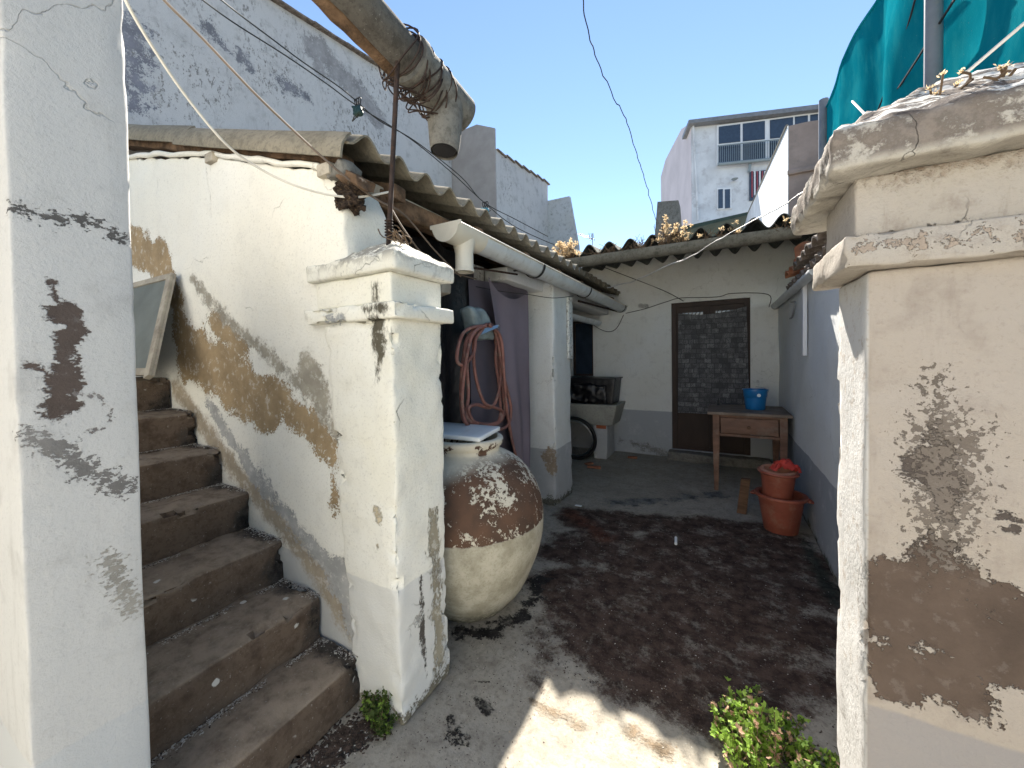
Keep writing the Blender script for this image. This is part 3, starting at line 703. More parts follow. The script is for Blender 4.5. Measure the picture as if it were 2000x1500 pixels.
# hose on a hook
hs = mk('garden_hose', ([], []), m_hose) if False else None
def hosepts():
    P = []
    top = [(905, 655), (925, 642), (945, 636), (965, 638), (978, 650)]
    loops = [
        [(940, 640), (915, 655), (905, 700), (900, 760), (905, 820), (925, 825), (960, 828), (985, 810), (978, 740), (970, 680), (962, 645)],
        [(945, 638), (920, 650), (912, 700), (915, 770), (912, 815), (940, 832), (975, 820), (975, 760), (968, 700), (970, 650)],
        [(950, 637), (930, 645), (925, 690), (930, 740), (945, 785), (965, 795), (982, 805), (970, 828), (930, 826), (915, 800), (930, 790), (960, 795), (975, 760), (978, 690), (968, 645)],
        [(940, 637), (905, 650), (892, 700), (905, 712), (925, 690), (930, 660), (948, 637)],
        [(948, 635), (922, 655), (908, 720), (903, 790), (920, 835), (985, 836), (998, 800), (985, 740), (975, 680), (965, 640)],
        [(955, 635), (978, 660), (985, 740), (990, 800), (1000, 860), (1008, 893)]]
    for i, lp_ in enumerate(loops):
        for (u, v) in lp_: P.append(PX(u, v, -1.335+.012*i+.01*sin(len(P)*1.3)))
    return P
hh = mk('garden_hose', tube(smoothpts(hosepts(), 6), .0105, 10), m_hose)
tag(hh, 'faded red rubber hose coiled on a bracket above the clay jar', 'hose')
hk = mk('hose_bracket', hull8([PX(925, 660, -1.33), PX(930, 645, -1.33), PX(974, 634, -1.24), PX(972, 640, -1.24)], [PX(925, 660, -1.36), PX(930, 645, -1.36), PX(976, 636, -1.28), PX(974, 642, -1.28)]), m_metal, smooth=False)
tag(hk, 'dull metal bracket sticking out through the hose coil', 'bracket')
bt = mk('plastic_bottle', rbox(-1.40, -1.31, 1.93, 2.13, 1.46, 1.66, .03, .025, .02, 8, lambda p: (p.x, p.y-(p.z-1.56)*.5, p.z)), m_enamel)
m_can = simple('frosted_plastic', (.20, .25, .26), .35, var=.3, scale=12, bump=.2, spec=.5); bt.data.materials[0] = m_can
tag(bt, 'cloudy plastic container tied to the post above the hose', 'container')

# ================================================================== clay jar and its lid
jar = thing('clay_jar', 'big round clay jar with flaking cream paint beside the white pillar', 'jar', JC)
def jarshape():
    prof = [(0, .0), (.16, .0), (.20, .01), (.245, .05), (.31, .13), (.36, .23), (.398, .35), (.412, .47), (.402, .58), (.368, .68), (.312, .76), (.25, .808), (.205, .832), (.184, .845), (.178, .856), (.18, .868), (.193, .880), (.200, .90), (.195, .915), (.18, .92), (.165, .91), (.16, .85), (.22, .78)]
    P = smoothpts([Vector((r, 0, z)) for r, z in prof], 3)
    return lathe([(max(p.x, 0), p.z) for p in P], JC, 72, .006, 3)
mk('body', jarshape(), m_jar, jar)
lid = thing('jar_lid', 'white square board with a dark oval hole lying over the jar mouth', 'lid', (JC.x, JC.y, .925))
def lidmesh():
    return rbox(JC.x-.24, JC.x+.145, JC.y-.13, JC.y+.13, .93, .956, .008, .06, .0)
mk('board', lidmesh(), m_enamel, lid)
mk('hole', lathe([(0, 0), (.055, 0), (.058, .0015)], (0, 0, 0), 24), m_dark, lid).location = Vector((-.03, -.02, .0215))
lid.rotation_euler = (radians(3), radians(1), radians(6))

# ================================================================== back building: wall, door, window, roof
YB = 5.45
bh = thing('back_house', 'low white house across the end of the yard with corrugated roof', 'house', (-.4, 5.6, 0))
DX0, DX1, DZ0, DZ1 = -.585, .30, .11, 2.03
mk('front_wall', wall_holes(-4.0, 1.7, 0, 2.66, [(DX0, DX1, DZ0, DZ1), (-1.96, -1.64, 1.06, 1.872)], YB, YB+.28, .12, .012), m_white, bh)
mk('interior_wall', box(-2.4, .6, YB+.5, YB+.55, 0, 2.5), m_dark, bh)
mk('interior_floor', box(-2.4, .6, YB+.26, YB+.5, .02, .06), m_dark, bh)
mk('doorstep', rbox(-.62, .50, 5.28, YB, -.02, .105, .012, .05, .006, 7, None, 1, chip=.04), m_cement, bh)
# door
dr = mk('door_frame', join(box(DX0, DX0+.06, YB+.03, YB+.11, DZ0, DZ1), box(DX1-.06, DX1, YB+.03, YB+.11, DZ0, DZ1), box(DX0+.06, DX1-.06, YB+.03, YB+.11, DZ1-.06, DZ1), box(DX0+.06, DX1-.06, YB+.03, YB+.12, DZ0, DZ0+.03)), m_doorw, bh, smooth=False)
xm = (DX0+DX1)/2
for (a, b) in ((DX0+.062, xm-.002), (xm+.002, DX1-.062)):
    lf = mk('door_leaf', join(box(a, a+.07, YB+.05, YB+.09, DZ0+.03, DZ1-.062), box(b-.07, b, YB+.05, YB+.09, DZ0+.03, DZ1-.062), box(a+.07, b-.07, YB+.05, YB+.09, DZ0+.03, DZ0+.78), box(a+.07, b-.07, YB+.05, YB+.09, DZ1-.13, DZ1-.062), box(a+.07, b-.07, YB+.05, YB+.09, DZ1-.34, DZ1-.30)), m_doorw, bh, smooth=False)
    mk('glass_pane', box(a+.07, b-.07, YB+.065, YB+.072, DZ0+.78, DZ1-.34), m_glass, lf, smooth=False)
    mk('glass_pane', box(a+.07, b-.07, YB+.065, YB+.072, DZ1-.30, DZ1-.13), m_glass, lf, smooth=False)
    for kk in range(5):
        x_ = a+.08+kk*.045; mk('grille_scroll', wire([(x_, YB+.055, DZ1-.30), (x_+.03, YB+.05, DZ1-.24), (x_-.01, YB+.05, DZ1-.2), (x_+.02, YB+.055, DZ1-.13)], .004, 5, 4), m_rust, lf)
wf = mk('window_frame', join(box(-1.96, -1.93, YB+.05, YB+.12, 1.06, 1.872), box(-1.67, -1.64, YB+.05, YB+.12, 1.06, 1.872), box(-1.93, -1.67, YB+.05, YB+.12, 1.06, 1.09), box(-1.93, -1.67, YB+.05, YB+.12, 1.84, 1.872)), m_doorw, bh, smooth=False)
mk('pane', box(-1.93, -1.67, YB+.08, YB+.086, 1.09, 1.84), m_glass, wf, smooth=False)
mk('window_sill', rbox(-2.0, -1.62, YB-.05, YB+.04, 1.035, 1.06, .006, .1, .003), m_cement, bh)
RE_Y, RE_Z = 3.86, 2.42
bsl = (2.60-RE_Z)/(YB-RE_Y)
def corr2(x0, waves, y0, y1, amp, zoff, slope, seed, pitch=.205, per=12):
    def f(u, v):
        x = x0+waves*pitch*u; y = y0+(y1-y0)*v
        e = noise.noise(Vector((x*4, seed, 2)))*.02 if v == 0 else 0
        return (x, y+e, zoff+(y-y0)*slope+amp*(.5-.5*cos(2*pi*u*waves))-amp*.5+noise.noise(Vector((x*2, y*2, seed)))*.008)
    v_, f_ = sheet(f, int(waves*per), 10, -.008); return v_, f_
x_ = -1.50
for i in range(5):
    wv_ = (4, 4, 3, 4, 4)[i]
    mk('roof_sheet', corr2(x_, wv_, RE_Y, 6.0,   .098, RE_Z+.018+.002*i, bsl, i+3), m_asbd, bh)
    mk('roof_sheet', corr2(x_, wv_, 5.85, 8.0, .098, RE_Z+(5.85-RE_Y)*bsl+.03, bsl, i+9), m_asbd, bh)
    x_ += wv_*.205
for i in range(4): mk('roof_sheet', corr2(-2.32-.82*i, 4, RE_Y+1.2, 6.4, .07, RE_Z+.14, bsl, i+19), m_asbd, bh)
# cement gutter on the eave
def cgut(x0, x1, y, z, r):
    def f(u, v):
        a = pi*u; x = x0+(x1-x0)*v
        n_ = noise.noise(Vector((x*3, u*2, 0)))*.006
        return (x, y-(r+n_)*cos(a), z-(r+n_)*sin(a)*1.05)
    return sheet(f, 12, 40, -.014)
cg = mk('cement_gutter', cgut(-1.45, .56, 3.85, 2.36, .07), concrete('mossy_gutter_cement', (.22, .21, .18), (.08, .08, .06), .8))
tag(cg, 'mossy grey cement gutter with dry weeds along the back eave', 'gutter')
# cloth over the door
pc = mk('door_curtain', curtain('c', PY(1325, 612, YB-.03), PY(1458, 598, YB-.03), PY(1464, 812, YB-.03), PY(1324, 806, YB-.03), .05, .012, m_print, 2.5, 2, (0, 1, 0)), m_print)
tag(pc, 'dark grey patterned cloth hung over the back door', 'curtain')

# right-hand yard wall
rw = thing('side_wall', 'long white wall with grey dado along the right of the yard', 'wall', (.7, 3.3, 0))
mk('wall_face', rbox(.58, .80, 1.10, 5.46, 0, 1.96, .012, .06, .004, 4, None, 4, lump=.012), m_rwall, rw)
def halftile(cx_, cy_, cz_, L, r, rot, slope, flip=1, taper=.82):
    def f(u, v):
        a = pi*(.08+.84*u); rr = r*(1-(1-taper)*v)
        return Vector((-L*.5+L*v, -rr*cos(a), flip*rr*sin(a)*.75))
    v_, f_ = sheet(f, 8, 4, -.012*flip)
    m_ = Matrix.Translation((cx_, cy_, cz_)) @ Matrix.Rotation(rot, 4, 'Z') @ Matrix.Rotation(-slope, 4, 'Y')
    return xf((v_, f_), m_)
i = 0; y = 1.62
while y < 4.15:
    last = y > 3.75
    mk('roof_tile', halftile(.70+random.uniform(-.01, .01), y, 2.035, .42, .085, random.uniform(-.04, .04), .22), m_tile if last else m_tiled, rw)
    mk('roof_tile', halftile(.70, y+.09, 2.0, .42, .075, random.uniform(-.04, .04), .22, -1), m_tiled, rw)
    y += .185; i += 1
q0_, q1_ = PY(1548, 532, 3.78), PY(1600, 462, 3.78)
mk('ridge_tile', sheet(lambda u, v: (q0_.x+(q1_.x-q0_.x)*u+.02*v, 3.78-.05*sin(pi*u)+.10*v, q0_.z-.01+.13*v+.03*sin(pi*u)), 10, 4, .012), m_tile, rw)
mk('ridge_tile', sheet(lambda u, v: (q0_.x+.03+(q1_.x-q0_.x)*u*.9, 3.86-.05*sin(pi*u)+.08*v, q0_.z+.11+.12*v+.03*sin(pi*u)), 10, 4, .012), m_tile, rw)
mk('roof_slab', rbox(.72, 1.9, 1.2, 5.6, 2.03, 2.09, .01, .4, .01, 3, lambda p: (p.x, p.y, p.z+(p.x-.72)*.22)), m_tiled, rw)
gp = mk('gutter_pipe', tube([PX(1506, 604, .54), PX(1593, 528, .54)], .035, 12), m_pvcg); tag(gp, 'dirty white pipe running along the top of the right wall', 'pipe')
wp1 = mk('wooden_batten', rbox(.55, .578, 3.70, 3.77, 1.33, 1.93, .003, .1, .001), m_alu); tag(wp1, 'white narrow board hanging upright on the right wall', 'board')
wp2 = mk('metal_hook', wire([PX(1545, 590, .56), PX(1553, 592, .55), PX(1548, 618, .55), PX(1543, 622, .555)], .008, 6), m_galv); tag(wp2, 'small bent metal bracket beside the white board on the right wall', 'bracket')

# ================================================================== table, bucket, pots
TX0, TX1, TY0, TY1, TZ = -.13, .56, 4.25, 4.95, .785
tb = thing('wooden_table', 'worn reddish kitchen table with one drawer near the back door', 'table', ((TX0+TX1)/2, (TY0+TY1)/2, 0))
mk('table_top', rbox(TX0, TX1, TY0, TY1, TZ-.028, TZ, .005, .1, .001), m_ttop, tb)
for (lx, ly) in ((TX0+.075, TY0+.06), (TX1-.065, TY0+.06), (TX0+.075, TY1-.06), (TX1-.065, TY1-.06)):
    def wl(p, lx=lx, ly=ly):
        k_ = .62+.38*min(1, p.z/.5); return (lx+(p.x-lx)*k_, ly+(p.y-ly)*k_, p.z)
    mk('leg', rbox(lx-.03, lx+.03, ly-.03, ly+.03, 0, TZ-.028, .004, .1, .002, 8, wl), m_table, tb)
mk('apron', join(box(TX0+.105, TX1-.095, TY0+.035, TY0+.055, .735, .757), box(TX0+.105, TX1-.095, TY0+.035, TY0+.055, .548, .572), box(TX0+.055, TX0+.075, TY0+.09, TY1-.09, .55, .757), box(TX1-.065, TX1-.045, TY0+.09, TY1-.09, .55, .757), box(TX0+.105, TX1-.095, TY1-.06, TY1-.04, .55, .757)), m_table, tb, smooth=False)
dw = mk('drawer', rbox(TX0+.115, TX1-.105, TY0+.028, TY0+.30, .578, .73, .004, .1, .001), m_table, tb)
mk('knob', lathe([(0, 0), (.008, 0), (.008, .01), (.016, .018), (.014, .028), (0, .031)], (0, 0, 0), 14), m_wood, dw).rotation_euler = (pi/2, 0, 0)
dw.children[0].location = (0, -.137, .07)
mk('stretcher', box(TX0+.06, TX0+.085, TY0+.10, TY1-.1, .20, .235), m_table, tb)
BK = PY(1475, 785, 4.62)
bk = thing('plastic_bucket', 'blue plastic bucket standing on the table', 'bucket', (BK.x, 4.62, TZ))
mk('body', lathe([(0, 0), (.082, 0), (.086, .008), (.098, .12), (.099, .125), (.103, .128), (.107, .195), (.116, .197), (.116, .205), (.103, .203), (.080, .012), (0, .01)], (BK.x, 4.62, TZ), 36), m_blue, bk)
mk('sticker', lathe([(0, 0), (.017, 0), (.017, .001), (0, .0012)], (0, 0, 0), 16), m_enamel, bk)
st_ = bk.children[1]; st_.rotation_euler = (radians(84), 0, radians(12)); st_.location = (.025, -.1035, .15)
mk('handle', wire([(BK.x+.112*cos(a), 4.62+.118*sin(a), TZ+.19-.03*sin(a)*-1) for a in [-.15+.2*i for i in range(-1, 9)]], .003, 5), m_galv, bk)
bot = mk('small_bottle', lathe([(0, 0), (.012, 0), (.012, .05), (.005, .06), (.005, .075), (0, .075)], (PY(1403, 780, 4.85).x, 4.85, TZ), 12), m_wireb); tag(bot, 'tiny dark bottle standing at the back of the table', 'bottle')
def potprof(rb, rt, h, lip=.02, t=.006):
    return [(0, 0), (rb, 0), (rb+.004, .006), (rt*.985, h-lip-.004), (rt+.016, h-lip), (rt+.022, h-lip*.5), (rt+.018, h), (rt-t, h), (rt-.004-t, h-lip), (rb-t, t+.004), (0, t)]
pt1 = thing('plastic_pot', 'large terracotta plastic tub at the bottom of the stack by the right wall', 'flower pot', (.387, 3.52, 0), 'stacked terracotta pots')
mk('body', lathe(potprof(.105, .150, .285, .024), (.387, 3.52, 0), 40), m_terra, pt1)
mk('handle', (wire([(.387-.165, 3.49, .27), (.387-.19, 3.52, .262), (.387-.165, 3.56, .27)], .009, 8)), m_terra, pt1)
mk('handle', (wire([(.387+.16, 3.44, .27), (.387+.19, 3.47, .262), (.387+.165, 3.51, .27)], .009, 8)), m_terra, pt1)
pt2 = thing('plastic_pot', 'smaller terracotta pot set inside the large tub', 'flower pot', (.362, 3.50, .235), 'stacked terracotta pots')
mk('body', xf(lathe(potprof(.09, .113, .20, .02), (0, 0, 0), 36), Matrix.Translation((.362, 3.50, .262)) @ Matrix.Rotation(radians(2), 4, 'Y')), m_terra, pt2)
pt3 = mk('plastic_pot', xf(lathe(potprof(.06, .094, .12, .016), (0, 0, 0), 30), Matrix.Translation((.366, 3.51, .355)) @ Matrix.Rotation(radians(5), 4, 'X')), m_terra); tag(pt3, 'dusty terracotta pot nested topmost in the stack', 'flower pot', 'stacked terracotta pots')
pt3.data.materials[0] = simple('dusty_terracotta', (.42, .20, .13), .8, var=.2, scale=9, dirt=(.4, .32, .26))
rb_ = mk('crumpled_bag', sheet(lambda u, v: (.33+.16*u+.02*sin(v*9), 3.44+.12*v+.02*noise.noise(Vector((u*6, v*6, 1))), .475+.075*sin(u*pi)*(.4+.6*abs(sin(v*5)))+.05*noise.noise(Vector((u*5, v*5, 4)))), 14, 14, .003), m_red); tag(rb_, 'crumpled red plastic scrap stuffed in the top pot', 'bag')
pk_a, pk_b = GZ(1448, 1003), Vector((.16, 3.62, .30))
plk = mk('wood_offcut', hull8([(pk_a.x-.035, pk_a.y, 0), (pk_a.x+.035, pk_a.y-.01, 0), (pk_a.x+.04, pk_a.y+.03, 0), (pk_a.x-.03, pk_a.y+.04, 0)], [(.135, 3.72, .30), (.20, 3.71, .305), (.205, 3.745, .31), (.14, 3.755, .305)]), m_wood, smooth=False); tag(plk, 'short brown plank standing beside the terracotta pots', 'plank')
ch = mk('white_tube', tube([GZ(1320, 1062, .012), GZ(1320, 1050, .012)], .010, 10), m_enamel); tag(ch, 'small white plastic tube lying on the dark dirt', 'litter')
ch = mk('paint_flake', rbox(*[GZ(1130, 991).x-.03, GZ(1130, 991).x+.03], GZ(1130, 991).y-.015, GZ(1130, 991).y+.015, .012, .02, .002, .02, .002), m_enamel); tag(ch, 'white paint flake on the ground by the column foot', 'litter')

# ================================================================== trough, crate, bicycle wheel
tg = thing('laundry_trough', 'grey concrete laundry trough on a block beneath the dark window', 'trough', (-1.55, 5.1, 0))
def wtr(p):
    k_ = (p.z-.45)/.28; c_ = (-1.52, 5.12); s_ = .80+.20*max(0, min(1, k_)); return (c_[0]+(p.x-c_[0])*s_, c_[1]+(p.y-c_[1])*s_, p.z)
TRL, TRR = -2.0, -1.17
mk('basin', join(*[rbox(a, b, c, d, .45, .725, .01, .06, .004, 7, wtr, 2) for (a, b, c, d) in ((TRL, TRR, 4.86, 4.91), (TRL, TRR, 5.36, 5.41), (TRL, TRL+.05, 4.91, 5.36), (TRR-.05, TRR, 4.91, 5.36))]+[rbox(TRL+.06, TRR-.06, 4.92, 5.35, .45, .49, .01, .1, .002, 7, wtr)]), concrete('pale_trough_concrete', (.40, .40, .36), (.22, .22, .2), .5), tg)
mk('support_block', rbox(-1.50, -1.32, 4.95, 5.35, 0, .45, .012, .06, .005, 6, None, 3, chip=.05), m_col, tg)
mk('brick', rbox(-1.46, -1.33, 4.94, 5.0, .40, .452, .004, .05, .003), m_brick, tg)
kr = mk('storage_crate', join(*[rbox(a, b, c, d, .726, 1.05, .006, .06, .001, 5, lambda p: (-1.55+(p.x+1.55)*(.9+.1*(p.z-.73)/.3), p.y, p.z)) for (a, b, c, d) in ((-1.88, -1.21, 4.95, 4.965), (-1.88, -1.21, 5.30, 5.315), (-1.88, -1.865, 4.966, 5.30), (-1.225, -1.21, 4.966, 5.30))]+[box(-1.90, -1.19, 4.94, 5.325, 1.05, 1.062)]), m_black)
tag(kr, 'black plastic crate standing on the concrete trough', 'crate')
kb = mk('bin_bag', rbox(-1.85, -1.30, 4.87, 4.943, .735, .98, .03, .018, .035, 8, None, 3, lump=.03), m_black); tag(kb, 'crumpled black plastic sack against the front of the crate', 'bag')
WC = Vector((-1.69, 4.76, .285))
wh = thing('bicycle_wheel', 'bicycle wheel with black tyre leaning under the trough', 'wheel', (WC.x, WC.y, 0))
Rw = Matrix.Translation(WC) @ Matrix.Rotation(radians(8), 4, 'X')
def ring(r, tr, seg=64): return xf(tube([(r*cos(2*pi*i/seg), 0, r*sin(2*pi*i/seg)) for i in range(seg)], tr, 10, closed=True), Rw)
mk('tyre', ring(.272, .022), m_rubber, wh); rm = mk('rim', ring(.232, .009), m_metal, wh)
mk('hub', xf(tube([(0, -.04, 0), (0, .04, 0)], .018, 12), Rw), m_metal, wh)
mk('spokes', join(*[xf(tube([(0.018*cos(a), .02*(-1)**i, .018*sin(a)), (.228*cos(a+.1*(-1)**(i//2)), 0, .228*sin(a+.1*(-1)**(i//2)))], .0012, 4), Rw) for i, a in [(i, 2*pi*i/32) for i in range(32)]]), m_metal, wh)['kind'] = 'stuff'
for (u, v, L, a) in ((1160, 912, .16, .2), (1150, 905, .10, 1.0), (1235, 893, .12, .1)):
    p = GZ(u, v, .02)
    o = mk('broken_tile', xf(rbox(-L/2, L/2, -.03, .03, 0, .02, .004, .03, .004), Matrix.Translation((p.x, p.y, .008)) @ Matrix.Rotation(a, 4, 'Z')), m_tile)
    tag(o, {1160: 'long broken red tile piece on the floor near the wheel', 1150: 'small red tile shard close behind the long broken piece', 1235: 'flat tile scrap at the foot of the back wall'}[u], 'tile')

# ================================================================== screen frame on the stairs
fr = thing('framed_panel', 'weathered wooden frame with grey mesh panel leaning at the top of the stairs', 'panel', (-2.8, .9, 1.27))
a_, b_ = PY(302, 735, .80), PY(345, 536, 1.0)
lx = Vector((-.80, 0, 0))
def bar(p, q, w_, n_, th=.025):
    p, q, n_ = Vector(p), Vector(q), Vector(n_); d_ = (q-p).normalized(); s_ = d_.cross(n_).normalized()*w_; o_ = n_.normalized()*th
    return hull8([p, p+s_, q+s_, q], [p+o_, p+s_+o_, q+s_+o_, q+o_])
upv = (b_-a_); nv_ = lx.cross(upv).normalized()
if nv_.y > 0: nv_ = -nv_
mk('rail', bar(a_, b_, .045 if (b_-a_).normalized().cross(nv_).x < 0 else -.045, nv_), m_oldw, fr, smooth=False)
mk('rail', bar(a_+lx, b_+lx, .045 if (b_-a_).normalized().cross(nv_).x > 0 else -.045, nv_), m_oldw, fr, smooth=False)
for q0, sg in ((a_, 1), (b_, -1)):
    sd = lx.normalized().cross(nv_).normalized(); w_ = .035 if sd.dot(upv)*sg > 0 else -.035
    mk('rail', bar(q0+Vector((-.046, 0, 0)), q0+lx+Vector((.046, 0, 0)), w_, nv_, .022), m_oldw, fr, smooth=False)
m_mesh = simple('grey_mesh_panel', (.16, .18, .17), .6, var=.15, scale=6, bump=.2, bs=200)
e_ = nv_*.010
mk('mesh_panel', hull8([a_+e_, b_+e_, b_+lx+e_, a_+lx+e_], [a_+e_*1.4, b_+e_*1.4, b_+lx+e_*1.4, a_+lx+e_*1.4]), m_mesh, fr, smooth=False)

# ================================================================== spout pipe overhead, prop rod, wire binding
sp = thing('cement_spout', 'thick cement rain pipe jutting overhead with a downturned outlet', 'pipe', (-1.14, 1.2, 2.62))
A0, A1 = Vector((-1.12, .20, 2.69)), Vector((-1.13, 1.57, 2.55))
d_ = (A1-A0).normalized()
def pipe_pts(t0, t1, n=14): return [A0.lerp(A1, t0+(t1-t0)*i/n) for i in range(n+1)]
mk('upper_pipe', tube(pipe_pts(0, .80), .072, 24, cap=False), concrete('dark_pipe_cement', (.15, .14, .125), (.06, .055, .05), .7), sp)
mk('lower_pipe', tube(pipe_pts(.74, 1.0), [.098, .101]+[.092]*13, 28), m_cement, sp)
ot = mk('outlet', tube(smoothpts([A1+Vector((0, -.12, -.02)), A1+Vector((0, -.12, -.11)), A1+Vector((-.0, -.125, -.20)), A1+Vector((0, -.13, -.24))], 4), [.088-.0022*i for i in range(13)], 24, cap=False), m_cement, sp)
mk('outlet_bore', tube([A1+Vector((0, -.13, -.235)), A1+Vector((0, -.125, -.15))], [.055, .05], 20), m_dark, sp)
mk('timber', rbox(-1.205, -1.15, .2, 1.22, 2.555, 2.60, .008, .05, .01, 9, lambda p: (p.x, p.y, p.z-(p.y-.2)*.085+.05)), m_rot, sp)
wr_ = []
for i in range(15):
    t = .70+.013*i+random.uniform(-.01, .01); c_ = A0.lerp(A1, t); tl = random.uniform(-.3, .3)
    wr_.append(tube([c_+Vector(((.102+.01*sin(3*a+i))*cos(a)-.015, tl*.22*sin(a)+.012*sin(2*a+i), (.11+.01*sin(2*a+i))*sin(a)-.012)) for a in [2*pi*k/28 for k in range(28)]], .0035, 5, closed=True))
for i in range(8):
    c_ = A0.lerp(A1, .72+.02*i); wr_.append(wire([c_+Vector((-.09, 0, -.05)), c_+Vector((-.10+random.uniform(-.02, .02), random.uniform(-.05, .03), -.10)), c_+Vector((-.05, random.uniform(-.07, .04), -.125)), c_+Vector((.02, .05, -.11+random.uniform(-.03, 0)))], .003, 5))
mk('wire_binding', join(*wr_), m_rust, sp)
rd = mk('prop_rod', tube([(-1.125, 1.08, 1.79), (-1.12, 1.145, 2.54)], .0095, 10), m_rust); tag(rd, 'thin rusty rod standing on the middle pillar cap and holding the pipe', 'rod')
rb2 = mk('rod_wire', join(*[tube([(-1.125+.014*cos(a), 1.084+.014*sin(a), 1.83+.011*i+.003*sin(a)) for a in [2*pi*k/14 for k in range(14)]], .0028, 5, closed=True) for i in range(6)]+[wire([(-1.12, 1.12, 1.84), (-1.09, 1.10, 1.83), (-1.07, 1.11, 1.80)], .0028, 5)]), m_rust); tag(rb2, 'rusty wire wound round the foot of the rod on the pillar cap', 'wire')

# ================================================================== tall white wall beyond the shed
hw = thing('party_wall', 'tall weathered whitewashed wall rising behind the shed roof', 'wall', (-4.1, 3, 0))
def top_hw(y): return 5.0+.165*(y-2.3)
def slabx(x0, x1, ys, zb, ztf, step=.25, amp=.01):
    n = max(2, int((ys[1]-ys[0])/step))
    poly = [(ys[0]+(ys[1]-ys[0])*i/n) for i in range(n+1)]
    V, Fc = [], []; m_ = 10
    for x in (x1, x0):
        for y in poly:
            for j in range(m_+1): V.append((x+(noise.fractal(Vector((y*1.5, j*.5, 3)), 1, 2, 3)*amp if x == x1 else 0), y, zb+(ztf(y)-zb)*j/m_))
    W = m_+1; N = (n+1)*W
    for i in range(n):
        for j in range(m_): Fc += [(i*W+j, (i+1)*W+j, (i+1)*W+j+1, i*W+j+1), (N+i*W+j, N+i*W+j+1, N+(i+1)*W+j+1, N+(i+1)*W+j)]
        Fc += [(i*W+m_, (i+1)*W+m_, N+(i+1)*W+m_, N+i*W+m_)]
    for i in (0, n):
        for j in range(m_): Fc.append((i*W+j, i*W+j+1, N+i*W+j+1, N+i*W+j))
    return V, Fc
mk('wall_face', slabx(-4.25, -4.0, (-2.9, 5.29), 0, top_hw), m_high, hw)
y = -.2
while y < 5.1:
    z_ = top_hw(y); L = .42
    mk('coping_tile', rbox(-4.30, -3.94, y, y+L, z_+.002, z_+.03, .008, .12, .004, 6, lambda p, y=y: (p.x, p.y, p.z+(p.y-y)*.165-.01*(p.y-y)), y), m_tiled, hw)
    y += L+.005
# rendered chimney block stepping forward, then the next stretch
ck = thing('chimney_stack', 'plain beige rendered block standing between two lengths of white wall', 'chimney', (-3.5, 5.6, 0))
xa, xb = PY(893, 320, 5.3), PY(966, 250, 5.3); zt = PY(931, 243, 5.3)
mk('stack', prism([(xa.x-.35, 5.3, 0), (xb.x, 5.3, 0), (xb.x, 5.3, xb.z), (zt.x, 5.3, zt.z), (xa.x-.1, 5.3, zt.z-.02), (xa.x-.35, 5.3, zt.z-.02)], (0, .03, 0)), m_beige, ck, smooth=False)
hw2 = thing('party_wall', 'further stretch of weathered white wall right of the beige block', 'wall', (xb.x, 6.5, 0))
ye = PX(1070, 357, xb.x); za = PX(966, 290, xb.x)
mk('wall_face', slabx(xb.x-.25, xb.x-.004, (5.332, ye.y), 0, lambda y: za.z+(ye.z-za.z)*(y-5.33)/(ye.y-5.33)), m_high, hw2)
y = 5.35
while y < ye.y-.1:
    z_ = za.z+(ye.z-za.z)*(y-5.33)/(ye.y-5.33); L = .30
    mk('coping_tile', rbox(xb.x-.28, xb.x+.03, y, y+L, z_+.002, z_+.025, .006, .12, .003, 6, None, y), m_tiled, hw2); y += L+.004
yy = ye.y+.002
q = [PY(u, v, yy) for (u, v) in ((1070, 392), (1112, 383), (1130, 480), (1070, 480))]
pr = mk('masonry_pier', prism([(q[0].x-.3, yy, 0), (q[2].x, yy, 0), (q[2].x-.002, yy, q[2].z), (q[1].x, yy, q[1].z), (q[0].x, yy, q[0].z), (q[0].x-.3, yy, q[0].z)], (0, .08, 0)), m_greyw, smooth=False)
tag(pr, 'mouldy grey pier at the end of the far white wall', 'pier')
an = thing('tv_antenna', 'small television aerial just above the back roof', 'antenna', PY(1145, 475, 9.0))
mk('boom', tube([PY(1128, 456, 9), PY(1158, 467, 9)], .012, 6), m_galv, an)
mk('mast', tube([PY(1157, 480, 9), PY(1157, 456, 9)], .012, 6), m_galv, an)
for i in range(8):
    p = PY(1130, 457, 9).lerp(PY(1157, 467, 9), i/7); mk('element', tube([p+Vector((0, -.15, -.05)), p+Vector((0, .15, .05))], .008, 5), m_galv, an)
for i in range(3): mk('reflector_rod', tube([PY(1150+4*i, 455, 9), PY(1153+4*i, 470, 9)], .008, 5), m_galv, an)

# ================================================================== far buildings on the right
FB = PD(1350, 240, 20); ang = radians(12.4); h_dir = Vector((-sin(YAW), cos(YAW), 0))
fside = Matrix.Rotation(-ang, 3, 'Z') @ h_dir; fside = (Matrix.Rotation(-radians(12.4), 3, 'Z') @ h_dir)
ffront = Vector((fside.y, -fside.x, 0))                     # to the right
fb = thing('apartment_house', 'white house with glazed upper gallery seen beyond the back roof', 'house', (FB.x, FB.y, 0))
nF = fside; nS = ffront
def FF(u, v, off=0): return PN(u, v, FB-fside*off, nF)
def FS(u, v): return PN(u, v, FB, nS)
tr_ = FF(1660, 196)
V_ = [Vector((FB.x, FB.y, 0)), Vector((tr_.x, tr_.y, 0)), tr_, FF(1350, 237)]
mk('front_wall', prism([V_[0], V_[1], V_[2], V_[3]], fside*.3), m_far, fb, smooth=False)
S_ = [FS(1350, 240), FS(1331, 252), FS(1300, 312), FS(1291, 345)]; low = [Vector((S_[3].x, S_[3].y, 0)), Vector((FB.x, FB.y, 0))]
mk('side_wall', prism([S_[0]-ffront*.01, *[s-ffront*.01 for s in S_[1:]], low[0]-ffront*.01, low[1]-ffront*.01], ffront*.008), m_farp, fb, smooth=False)
